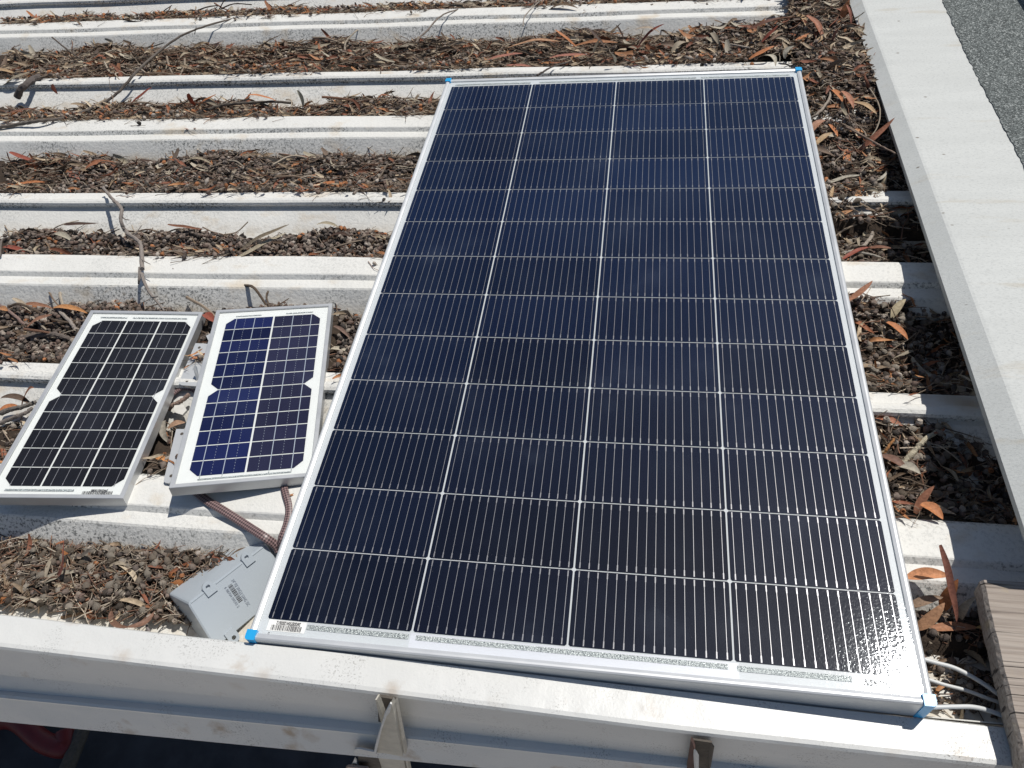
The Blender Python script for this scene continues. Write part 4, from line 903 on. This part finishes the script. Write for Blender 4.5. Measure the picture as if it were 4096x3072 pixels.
twig(T('H', (1320, 1300), (1350, 1250), (1395, 1190)), [-.06, -.05, -.045], .0022, .0016, 'small orange stalk right of the panel', (.42, .20, .08))
twig(T('K', (205, 795), (260, 745), (340, 705), (435, 632)), [-.06, -.05, -.045, -.04], .0036, .0034, 'brown stick poking out from under the left small panel', (.34, .24, .19))
twig(T('K', (40, 1425), (110, 1420), (190, 1430)), [-.07, -.068, -.068], .0045, .0045, 'grey stub between the two small panels', (.22, .20, .17))
twig(T('D', (-20, 340), (60, 390), (120, 440), (180, 500)), [-.055, -.05, -.045, -.06], .0032, .0026, 'brown twig at the left edge above the small panels', (.28, .19, .16))
twig(T('D', (355, 360), (420, 430), (465, 480), (480, 540)), [-.05, -.045, -.05, -.06], .0038, .0034, 'mottled twig ending behind the left small panel', (.36, .31, .27))
twig(T('D', (120, 560), (230, 540), (340, 535), (420, 555), (470, 580)), [-.06, -.055, -.05, -.052, -.06], .0052, .0042, 'thick dark stick lying behind the left small panel', (.17, .14, .12))
twig(T('D', (-30, 1040), (60, 1010), (160, 985), (230, 960)), [-.05, -.045, -.042, -.045], .0046, .0034, 'grey stick at the left edge beside the left small panel', (.18, .16, .14))
twig(T('D', (-30, 1110), (60, 1070), (150, 1035), (210, 1000)), [-.06, -.055, -.05, -.05], .0040, .0030, 'lower grey stick at the left edge beside the left small panel', (.22, .19, .17))
twig(T('D', (0, 40), (10, -60), (50, -80)), [-.03, -.02, -.03], .002, .0015, 'small bent twig at the left edge above the rib', (.2, .17, .15))
# more thin twigs, strewn, thickest at the upper left
tw = []
for k in range(6):
    P = spline([(t, random.gauss(0, .06), random.gauss(0, .03)) for t in np.linspace(-.5, .5, 5)], 4); V, F, _ = tube(P, np.linspace(.016, .009, len(P)), 6, jit=.1); V = [np.array(v) for v in V]
    if k % 2:
        q = P[8]; v, f, _ = tube([q, q + np.array([.12, .10, .04]), q + np.array([.22, .14, .08])], [.010, .008, .005], 5); b = len(V); V += list(v); F += [[i + b for i in g] for g in f]
    me = bpy.data.meshes.new('twig'); me.from_pydata([tuple(v) for v in V], [], F); me.materials.append(TWIG); colour(me, PAL_TWIG[k]); tw.append(me)
tname = ['brown', 'dark', 'pale', 'reddish', 'straw coloured', 'black']
def strew_twigs(n, bx, where, grp, Lr=(.07, .20), spread=.5):
    c = 0; r = random.Random(len(where) * 3 + 1)
    while c < n:
        x = r.uniform(*bx[0]); y = r.uniform(*bx[1]); h = float(litter_h(x, y))
        if h < -.5 or not bool(clear(x, y, h)): continue
        L = r.uniform(*Lr)
        tk = r.randrange(6)
        place('twig', tw[tk], (x, y, h + .008), (r.uniform(0, 6), r.gauss(0, .10), r.gauss(0, spread)), (L, L * r.uniform(.7, 1), L), f'{tname[tk]} {"long" if L > (Lr[0] + Lr[1]) / 2 else "short"} twig {spot(x, y)}', 'twig', f'twigs {spot(x, y)}'); c += 1
strew_twigs(60, ((-1.7, -.7), (.79, .98)), 'in the upper left channel among leaves', 'twigs in the upper left channel')
strew_twigs(26, ((-1.6, -.6), (.58, .69)), 'in the channel between the upper ribs', 'twigs in the second channel')
strew_twigs(50, ((-1.9, .3), (1.1, 1.19)), 'in the topmost channel', 'twigs in the topmost channel')
strew_twigs(30, ((-1.2, -.5), (.31, .45)), 'in the channel left of the big panel top', 'twigs left of the big panel')
strew_twigs(26, ((-1.2, -.45), (.10, .20)), 'between', 'twigs', (.07, .16), .35)
strew_twigs(30, ((-1.1, -.45), (-.17, -.04)), 'in the channel behind the small panels', 'twigs behind the small panels')
strew_twigs(26, ((.39, .53), (.30, 1.15)), 'in the heap beside the flashing', 'twigs in the heap by the flashing', (.05, .12), 1.4)
strew_twigs(16, ((.395, .52), (-.38, .28)), 'in the strip right of the panel', 'twigs in the strip right of the panel', (.04, .09), 1.2)

def leaf(c, p0, p1, w_, col, label, z0=-.045, z1=-.040, bend=.10, curl=.10, fold=.35, twist=.3, z_mid=0, roll=0.):
    A = ac(c, *p0, z0); B = ac(c, *p1, z1); d = B - A; L = np.linalg.norm(d); d /= L; s = np.cross([0, 0, 1], d); s /= np.linalg.norm(s); q = np.cross(d, s)
    if roll: s, q = s * math.cos(roll) + q * math.sin(roll), q * math.cos(roll) - s * math.sin(roll)
    ns = 14; nc = 5; V = []; F = []; ph = random.uniform(0, 6)
    for i in range(ns + 1):
        t = i / ns; ww = w_ * .40 * (max(0., math.sin(math.pi * min(1, t * .95 + .05) ** .8)) ** .75) + .0004
        ctr = A + d * L * t + s * bend * L * (4 * t * (1 - t)) + q * (z_mid * 4 * t * (1 - t) + curl * L * ((2 * t - 1) ** 2 - 1) * -.5 + .006 * L * math.sin(ph + 11 * t)); tw_ = twist * (t - .5)
        for k in range(nc):
            u = k / (nc - 1) * 2 - 1; V.append(ctr + s * u * ww * math.cos(tw_) + q * (u * ww * math.sin(tw_) + abs(u) ** 1.5 * fold * ww))
    for i in range(ns):
        for k in range(nc - 1): F.append([i * nc + k, (i + 1) * nc + k, (i + 1) * nc + k + 1, i * nc + k + 1])
    o = obj('leaf', V, F, LEAF, smooth=True); colour(o.data, col); return tag(o, label, 'leaf', 'large fallen gum leaves')
RED = (.30, .085, .055); ORG = (.52, .21, .09); BRN = (.22, .10, .06); GRT = (.34, .29, .21); TAN = (.48, .33, .19); PNK = (.40, .17, .12); DRK = (.09, .055, .04); STW = (.46, .42, .32)
LV = [
 ('A', (828, 655), (958, 552), .019, RED, 'broad dark red leaf raised on the second channel, upper left', -.03, .0, -.04, 0.),
 ('A', (165, 68), (242, 142), .012, ORG, 'orange red leaf pointing up at the top left', -.01, -.045, .03, 0.),
 ('A', (190, 175), (332, 125), .016, ORG, 'orange leaf lying above the top left rib', -.05, -.04, .05, 0.),
 ('A', (868, 140), (952, 98), .016, RED, 'red brown leaf in the top channel left of centre', -.05, -.03, .0, 0.),
 ('A', (1188, 592), (1240, 675), .013, RED, 'red leaf standing left in a folded pair, second channel', .0, -.05, .05, 0.),
 ('A', (1240, 690), (1368, 598), .016, ORG, 'orange red leaf standing right in a folded pair, second channel', -.05, -.01, -.05, .1),
 ('A', (1568, 600), (1745, 638), .011, ORG, 'narrow orange leaf above the dark curved stick', -.015, -.045, .02, .1),
 ('A', (-20, 452), (112, 470), .015, TAN, 'tan leaf curling at the left edge of the upper channel', -.04, -.035, -.10, .3),
 ('A', (20, 540), (195, 455), .020, GRT, 'broad grey tan leaf at the left edge over the seam', -.04, -.02, -.05, .1),
 ('A', (330, 532), (365, 596), .011, RED, 'small red leaf tip against the upper seam', -.01, -.045, .05, 0.),
 ('A', (58, 962), (240, 1030), .014, RED, 'long red leaf leaning on the middle rib at the left', -.035, -.06, -.05, .1),
 ('A', (45, 960), (78, 1052), .010, RED, 'short upright red leaf at the left edge under the middle rib', -.03, -.065, .04, 0.),
 ('A', (500, 1125), (735, 1030), .018, (.36, .15, .08), 'big reddish brown leaf under the middle rib', -.06, -.045, .10, .25),
 ('A', (35, 1190), (285, 1150), .013, ORG, 'long orange brown leaf on the third channel at the left', -.055, -.045, .03, .05),
 ('A', (420, 1120), (505, 1135), .012, PNK, 'pinkish brown leaf scrap on the third channel', -.055, -.05, .10, .1),
 ('A', (700, 1035), (735, 1120), .009, BRN, 'small brown leaf hanging from the big brown leaf', -.045, -.06, .15, 0.),
 ('A', (1950, 1185), (2215, 1160), .011, ORG, 'thin orange leaf on the third channel near the big panel', -.055, -.045, .05, .05),
 ('A', (1570, 1115), (1690, 1080), .014, BRN, 'brown leaf above gum nuts in the third channel', -.06, -.05, .05, .1),
 ('A', (15, 1565), (190, 1615), .013, RED, 'dark red leaf at the left of the fourth channel', -.06, -.05, .04, .1),
 ('A', (1500, 1600), (1830, 1420), .015, (.25, .20, .14), 'long twisted grey brown leaf rising from the fourth channel', -.055, -.005, -.04, .12),
 ('A', (1470, 1650), (1810, 1470), .013, (.42, .36, .26), 'long straw coloured leaf beside the twisted grey brown leaf', -.045, -.03, -.06, .1),
 ('A', (1050, 1640), (1310, 1615), .013, GRT, 'flat grey tan leaf by the rib, fourth channel', -.045, -.04, .03, 0.),
 ('A', (2080, 1500), (2215, 1500), .010, DRK, 'dark curled leaf left of the big panel', -.05, -.04, .10, .2),
 ('A', (2000, 1420), (2140, 1440), .010, (.40, .34, .24), 'thin straw leaf in the fourth channel', -.05, -.05, .12, .1),
 ('A', (1880, 570), (1915, 680), .010, STW, 'upright pale leaf on the white face right of the stick', -.01, -.05, .1, 0.),
 ('A', (400, 1418), (620, 1410), .012, DRK, 'black curled leaf on the fourth channel edge', -.055, -.05, -.15, .2),
 ('A', (1060, 1420), (1290, 1450), .009, BRN, 'brown strip of bark on the fourth channel', -.05, -.05, -.03, .05),
 ('A', (330, 1480), (460, 1530), .015, (.40, .36, .28), 'pale grey leaf in the fourth channel', -.055, -.055, .08, .1),
 ('A', (885, 1010), (1010, 1030), .010, DRK, 'black leaf on the edge of the third channel', -.05, -.06, -.1, .15),
 ('A', (1130, 1050), (1345, 1045), .010, (.36, .30, .21), 'straw and black leaf on the edge of the third channel', -.06, -.05, .15, .2),
 ('A', (285, 960), (315, 1060), .010, (.46, .40, .28), 'cream leaf leaning on the middle rib', -.02, -.06, .1, 0.),
 ('A', (10, 745), (230, 690), .012, (.24, .12, .08), 'brown leaf in the second channel at the left', -.055, -.045, .05, .1),
 ('B', (1020, 385), (1250, 338), .014, PNK, 'pink brown leaf in the channel above the big panel', -.04, -.035, .03, .05),
 ('B', (1420, 368), (1655, 348), .013, PNK, 'second pink brown leaf above the big panel, further right', -.03, -.03, .03, .05),
 ('B', (1150, 310), (1485, 262), .014, (.58, .34, .2), 'long peach coloured leaf against the top rib', -.05, -.015, .05, .1),
 ('B', (1455, 190), (1590, 295), .014, ORG, 'torn orange leaf standing against the top rib', .02, -.02, -.10, .1),
 ('B', (1560, 300), (1850, 270), .018, (.42, .20, .10), 'brown orange leaf under the standing leaves', -.03, -.01, -.03, .15),
 ('B', (1655, 178), (1770, 300), .010, DRK, 'dark narrow leaf standing against the top rib', .02, -.01, .05, 0.),
 ('B', (1840, 160), (1890, 250), .008, DRK, 'thin dark leaf tip standing near the right end of the top rib', .02, -.01, .05, 0.),
 ('B', (1975, 310), (2145, 150), .014, RED, 'red leaf standing at the right end of the top rib', -.02, .03, .10, .1),
 ('B', (1960, 190), (2120, 210), .012, (.40, .32, .24), 'curled tan leaf tip beside the standing red leaf', .015, .01, .1, .2),
 ('B', (1145, 415), (1310, 420), .013, PNK, 'pinkish leaf against the seam above the big panel', -.05, -.045, .03, 0.),
 ('B', (440, 395), (310, 320), .009, (.46, .40, .30), 'straw hooked leaf in the channel above the big panel', -.04, -.045, .15, .1),
 ('B', (1400, 70), (1600, 55), .016, (.16, .11, .07), 'dark brown leaf in the top channel right of centre', -.04, -.03, .1, .2),
 ('B', (-10, 1165), (180, 1190), .017, ORG, 'orange leaf scraps left of the big panel', -.055, -.05, .03, .1),
 ('B', (510, 630), (600, 640), .006, GRT, 'tiny stem against the frame', -.05, -.05, .03, .1),
 ('B', (1700, 330), (1740, 240), .016, (.52, .46, .36), 'cream leaf standing in the heap', -.03, .01, .1, .1),
 ('B', (1830, 395), (1800, 330), .016, (.50, .45, .36), 'second cream leaf in the heap above the panel', -.03, .0, .1, .1),
 ('C', (470, 190), (670, 110), .016, (.16, .075, .05), 'dark brown leaf on the heap above the panel corner', -.015, .005, -.05, .1),
 ('C', (555, 265), (658, 162), .014, RED, 'crimson leaf on the heap above the panel corner', -.01, .02, -.05, .05),
 ('C', (475, 375), (635, 290), .016, ORG, 'orange leaf on the heap just above the panel corner', -.03, -.01, -.06, .1),
 ('C', (760, 262), (872, 208), .012, ORG, 'small orange leaf in the heap right of the crimson leaf', -.02, -.01, -.04, .05),
 ('C', (838, 98), (938, 255), .018, (.40, .17, .10), 'wide folded red brown leaf near the top of the heap', .01, -.02, .10, .1),
 ('C', (1065, 130), (1112, -5), .018, ORG, 'wide orange leaf leaning on the flashing at the top', -.02, .02, .05, .1),
 ('C', (1090, 30), (1118, 160), .011, PNK, 'pink brown leaf leaning on the flashing at the top', .02, -.02, .05, .1),
 ('C', (745, 90), (830, 160), .016, TAN, 'tan leaf in the heap left of the folded leaf', -.02, -.01, .1, .1),
 ('C', (830, 505), (935, 345), .013, (.38, .17, .10), 'long red brown leaf right of the panel corner', -.03, -.005, .05, .05),
 ('C', (800, 470), (835, 380), .013, (.30, .12, .08), 'dark red leaf touching the panel corner', -.03, -.01, .05, .05),
 ('C', (985, 565), (1065, 645), .015, ORG, 'left one of three orange leaves in a row by the flashing', -.02, -.015, .05, .1),
 ('C', (1058, 575), (1135, 685), .015, (.44, .20, .12), 'middle one of three orange leaves in a row by the flashing', -.01, -.02, .05, .1),
 ('C', (1110, 645), (1280, 722), .015, TAN, 'right one of three orange leaves in a row by the flashing', -.02, -.012, .08, .1),
 ('C', (1135, 985), (1395, 745), .017, (.42, .18, .11), 'long red brown leaf pointing up over the flashing shadow', -.045, .02, -.05, .05),
 ('C', (1088, 945), (1148, 1115), .017, ORG, 'broad orange leaf right of the panel', -.03, -.05, -.12, .1),
 ('C', (1038, 1162), (1182, 1295), .020, (.56, .30, .15), 'wide tan orange leaf right of the panel', -.04, -.04, .16, .05),
 ('C', (870, 835), (958, 760), .018, (.42, .22, .14), 'rolled brown leaf against the panel frame', -.03, -.02, .1, .2),
 ('C', (978, 785), (1035, 862), .009, ORG, 'slim orange leaf between gum nuts', -.03, -.03, .05, 0.),
 ('C', (898, 915), (1000, 838), .014, TAN, 'tan leaf with black streaks against the panel frame', -.03, -.02, .05, .1),
 ('C', (940, 1175), (1192, 1105), .010, (.42, .38, .30), 'long grey straw leaf right of the panel', -.04, -.03, .05, .05),
 ('C', (985, 1395), (1130, 1328), .013, (.50, .26, .13), 'tan leaf leaning out from under the panel frame', -.045, -.03, .03, .05),
 ('C', (985, 1290), (1010, 1175), .008, TAN, 'narrow tan leaf against the frame', -.04, -.03, .03, .05),
 ('C', (1215, 1150), (1345, 1075), .008, (.46, .42, .35), 'pale hooked leaf near the flashing shadow', -.04, -.03, -.30, .2),
 ('C', (1320, 1200), (1345, 1110), .011, (.48, .40, .28), 'straw leaf tip near the flashing shadow', -.05, -.03, .1, .2),
 ('C', (1060, 1645), (1240, 1560), .009, RED, 'red strip of leaf right of the panel', -.055, -.05, .04, .1),
 ('C', (1220, 1570), (1380, 1570), .009, BRN, 'brown strip of leaf near the flashing shadow', -.055, -.05, .02, .1),
 ('C', (1000, 120), (960, 60), .013, (.46, .40, .30), 'straw leaf at the top of the heap', -.03, .0, .1, .1),
 ('C', (700, 370), (760, 290), .015, (.50, .45, .36), 'pale leaf above the blue corner cap', -.03, -.01, .2, .2),
 ('C', (570, 350), (640, 420), .014, (.50, .45, .35), 'pale twisted leaf hanging over the seam above the panel', -.01, -.02, .2, .3),
 ('C', (1000, 270), (1040, 180), .010, PNK, 'pink leaf strip by the flashing', -.02, .01, .05, .05),
 ('C', (940, 230), (870, 300), .012, TAN, 'tan leaf piece in the heap by the flashing', -.01, -.02, .05, .1),
 ('C', (1120, 310), (1150, 380), .013, (.46, .40, .30), 'straw leaf close to the flashing', -.02, -.02, .1, .1),
 ('H', (1098, 320), (1255, 195), .012, (.42, .20, .12), 'brown leaf leaning from the frame over the white rib', -.03, -.01, -.06, .05),
 ('H', (1105, 345), (1220, 338), .008, TAN, 'tan leaf edge beside the white rib', -.05, -.05, .03, .1),
 ('H', (1345, 455), (1478, 565), .013, ORG, 'orange leaf in the nut litter right of the panel', -.04, -.045, .05, .1),
 ('H', (1375, 430), (1465, 310), .015, (.48, .40, .26), 'torn straw leaf on the nut litter', -.045, -.03, .05, .1),
 ('H', (1258, 1055), (1445, 1112), .014, (.36, .15, .09), 'dark red brown leaf from under the frame', -.05, -.05, .06, .1),
 ('H', (1310, 1300), (1480, 1400), .014, (.20, .11, .08), 'dark brown curled leaf right of the lower panel', -.05, -.05, .05, .2),
 ('H', (1400, 1360), (1560, 1415), .016, (.40, .36, .29), 'pale grey leaf right of the lower panel', -.05, -.045, .1, .15),
 ('H', (1525, 1665), (1645, 1490), .012, (.44, .20, .12), 'brown leaf at the shadow edge', -.05, -.02, .05, .05),
 ('H', (1545, 1590), (1700, 1690), .0122, ORG, 'broad orange leaf at the shadow edge above the lowest white rib', -.045, -.035, .05, .1),
 ('G', (1475, 455), (1745, 445), .0187, (.60, .27, .13), 'broad orange leaf sticking out from the lower right frame', -.03, -.02, .06, .05),
 ('G', (1682, 250), (1790, 750), .011, (.24, .10, .07), 'dark folded leaf standing upright at the lower right', .02, -.05, .02, .0),
 ('G', (1700, 655), (1795, 465), .018, ORG, 'orange leaf behind the dark folded leaf', -.06, -.02, .05, .1),
 ('G', (1535, 780), (1710, 615), .0158, (.46, .25, .14), 'wide brown leaf beside the lower right frame', -.055, -.03, -.05, .1),
 ('G', (1490, 640), (1700, 580), .0130, (.28, .19, .13), 'dark tan leaf scrap beside the lower right frame', -.05, -.04, .03, .1),
 ('G', (1620, 780), (1925, 775), .013, (.42, .20, .11), 'brown leaf lying level at the lower right', -.06, -.055, .03, .05),
 ('G', (1810, 715), (1905, 575), .0115, (.40, .33, .25), 'grey tan leaf rising beside the plank', -.055, -.02, .1, .2),
 ('G', (1600, 832), (1795, 830), .012, (.46, .20, .16), 'pink leaf strip at the lower right', -.075, -.07, .02, .0),
 ('G', (1905, 770), (1968, 830), .0115, (.56, .36, .15), 'yellow curled leaf beside the plank', -.055, -.055, .5, .3),
 ('G', (1560, -10), (1700, 88), .018, ORG, 'orange leaf over the lowest white rib', -.03, -.03, .1, .15),
 ('G', (1880, 870), (2010, 890), .010, (.46, .28, .18), 'small brown leaf at the foot of the plank', -.07, -.06, .05, .05),
 ('J', (692, 640), (808, 188), .010, (.30, .11, .08), 'red curled leaf standing up in the front channel', -.065, -.01, -.28, .0),
 ('J', (420, 800), (995, 580), .014, (.36, .32, .25), 'long grey leaf in the front channel', -.065, -.055, .04, .1),
 ('J', (0, 470), (245, 685), .013, (.40, .33, .25), 'curved grey tan leaf at the left of the front channel', -.065, -.065, -.25, .15),
 ('J', (150, 790), (275, 1010), .013, (.36, .27, .19), 'rolled tan leaf in the front channel', -.06, -.07, -.15, .2),
 ('J', (1410, 1050), (1640, 1290), .009, (.20, .11, .075), 'left half of a brown hoop of bark overhanging the white strip', -.06, -.05, -.18, .0),
 ('J', (1620, 1290), (1960, 1085), .010, (.22, .12, .08), 'right half of a brown hoop of bark overhanging the white strip', -.05, -.06, -.22, .0),
 ('J', (1100, 1020), (1400, 975), .010, (.40, .36, .28), 'pale s shaped leaf in the front channel', -.07, -.065, .25, .2),
 ('J', (350, 1050), (640, 990), .012, (.34, .30, .22), 'grey leaf along the lower side of the front channel', -.07, -.07, .05, .1),
 ('J', (850, 1010), (960, 1130), .010, (.40, .34, .24), 'straw leaf near the white strip', -.07, -.072, -.1, .1),
 ('J', (980, 1180), (1430, 1195), .006, (.44, .40, .33), 'narrow pale leaf on the white strip', -.078, -.075, .03, .05),
 ('J', (1000, 470), (1180, 310), .010, (.20, .17, .14), 'dark pointed husk in the front channel', -.065, -.035, .05, .1),
 ('D', (5, 935), (205, 985), .013, (.13, .09, .065), 'dark leaf beside the left small panel', -.04, -.045, .10, .15),
 ('D', (140, 980), (215, 870), .012, (.38, .16, .09), 'red brown leaf tip standing beside the left small panel', -.045, -.01, .2, .1),
 ('D', (-10, 1020), (115, 985), .014, ORG, 'orange leaf at the left edge beside the small panel', -.05, -.045, .05, .1),
 ('D', (335, 365), (553, 400), .013, (.52, .25, .10), 'long orange leaf above the left small panel', -.045, -.04, .04, .1),
 ('D', (125, 352), (335, 372), .011, (.30, .15, .09), 'brown leaf above the left small panel', -.045, -.045, .05, .1),
 ('D', (80, 305), (190, 385), .010, (.46, .38, .28), 'cream strip of leaf above the left small panel', -.03, -.05, .05, .1),
 ('D', (170, 490), (330, 410), .013, (.32, .17, .11), 'dark brown leaf between sticks above the left small panel', -.05, -.035, .05, .1),
 ('D', (-10, 370), (50, 385), .014, (.45, .22, .10), 'orange leaf at the left edge above the small panel', -.05, -.045, .05, .1),
 ('D', (1290, 405), (1355, 455), .018, RED, 'red leaf in the gap above the two small panels', -.04, -.04, .05, .1),
 ('D', (990, 1312), (1062, 1338), .011, (.56, .26, .10), 'orange roll of bark between the two small panels', -.055, -.055, .02, .3),
 ('K', (160, 920), (235, 1180), .012, (.30, .27, .22), 'curved grey leaf between the two small panels', -.045, -.06, -.15, .1),
 ('K', (200, 1010), (390, 940), .014, (.42, .26, .17), 'tan leaf scraps between the two small panels', -.055, -.05, .05, .2),
 ('D', (2110, 480), (2212, 560), .008, (.20, .13, .10), 'brown leaf between middle panel and big panel', -.05, -.05, .05, .1),
 ('D', (2090, 625), (2200, 640), .010, (.52, .46, .36), 'cream leaf between middle panel and big panel', -.06, -.055, .05, .1),
]
for e in LV:
    c, a, b, w_, col, lab, z0, z1, bend, curl = e
    leaf(c, a, b, w_, col, lab, z0, z1, bend, curl)
# strewn leaves of ordinary look
lm = []
for k in range(10):
    V, F = leaf_template(1, .15 + .03 * (k % 3), [.05, .12, -.1][k % 3], [.15, .4, .6, -.2][k % 4], .45, [1.2, -1.5, .4][k % 3], 12, k, 4); me = bpy.data.meshes.new('leaf'); me.from_pydata(V.tolist(), [], F.tolist()); me.materials.append(LEAF)
    colour(me, [(.28, .11, .065), (.42, .36, .26), (.38, .17, .09), (.32, .27, .20), (.20, .14, .10), (.50, .44, .34), (.24, .10, .06), (.36, .30, .22), (.45, .22, .11), (.15, .11, .085)][k]); me.polygons.foreach_set('use_smooth', [True] * len(F)); lm.append(me)
lname = ['red brown', 'straw', 'orange brown', 'grey tan', 'dark brown', 'cream', 'dull red', 'khaki', 'orange', 'blackish']
def strew_leaves(n, bx, where, grp, Lr=(.03, .075), spread=.7, tilt=.2):
    c = 0; r = random.Random(len(where) * 7 + 2)
    while c < n:
        x = r.uniform(*bx[0]); y = r.uniform(*bx[1]); h = float(litter_h(x, y))
        if h < -.5 or not bool(clear(x, y, h)): continue
        L = r.uniform(*Lr); k = r.randrange(10)
        place('leaf', lm[k], (x, y, h + .009), (r.gauss(0, .6), r.gauss(0, tilt), r.gauss(0, spread)), (L, L, L), f'small {lname[k]} leaf {spot(x, y)}', 'leaf', f'small leaves {spot(x, y)}'); c += 1
strew_leaves(42, ((-1.8, -.7), (.79, .98)), 'in the upper left channel', 'small leaves upper left')
strew_leaves(22, ((-1.5, -.5), (.58, .69)), 'in the channel between the upper ribs', 'small leaves second channel')
strew_leaves(40, ((-1.9, .40), (1.1, 1.19)), 'in the topmost channel', 'small leaves topmost channel')
strew_leaves(22, ((-1.2, -.5), (.31, .45)), 'left of the big panel top', 'small leaves left of big panel')
strew_leaves(14, ((-.9, -.3), (.79, .98)), 'above the big panel, left part', 'small leaves above the panel')
strew_leaves(34, ((0, .40), (.79, 1.0)), 'above the big panel, right part', 'small leaves above the panel corner')
strew_leaves(60, ((.39, .53), (.36, 1.2)), 'in the heap beside the flashing', 'small leaves in the heap', (.025, .06), 1.5, .35)
strew_leaves(14, ((.395, .52), (-.38, .28)), 'in the strip right of the panel', 'small leaves right of panel', (.02, .045), 1.5)
strew_leaves(12, ((-.80, -.52), (-.615, -.52)), 'in the front channel', 'small leaves front channel', (.02, .04))
# a few chips and pebbles
mb = MB()
P = [ac('K', x, y, -.052) for x, y in ((280, 770), (330, 752), (385, 765), (418, 820), (370, 872), (300, 850), (276, 820))]
mb.prism(P[::-1], (0, 0, .004)); tag(mb.obj('paint_chip', BRICKM), 'flat white paint chip between the two small panels', 'paint chip')
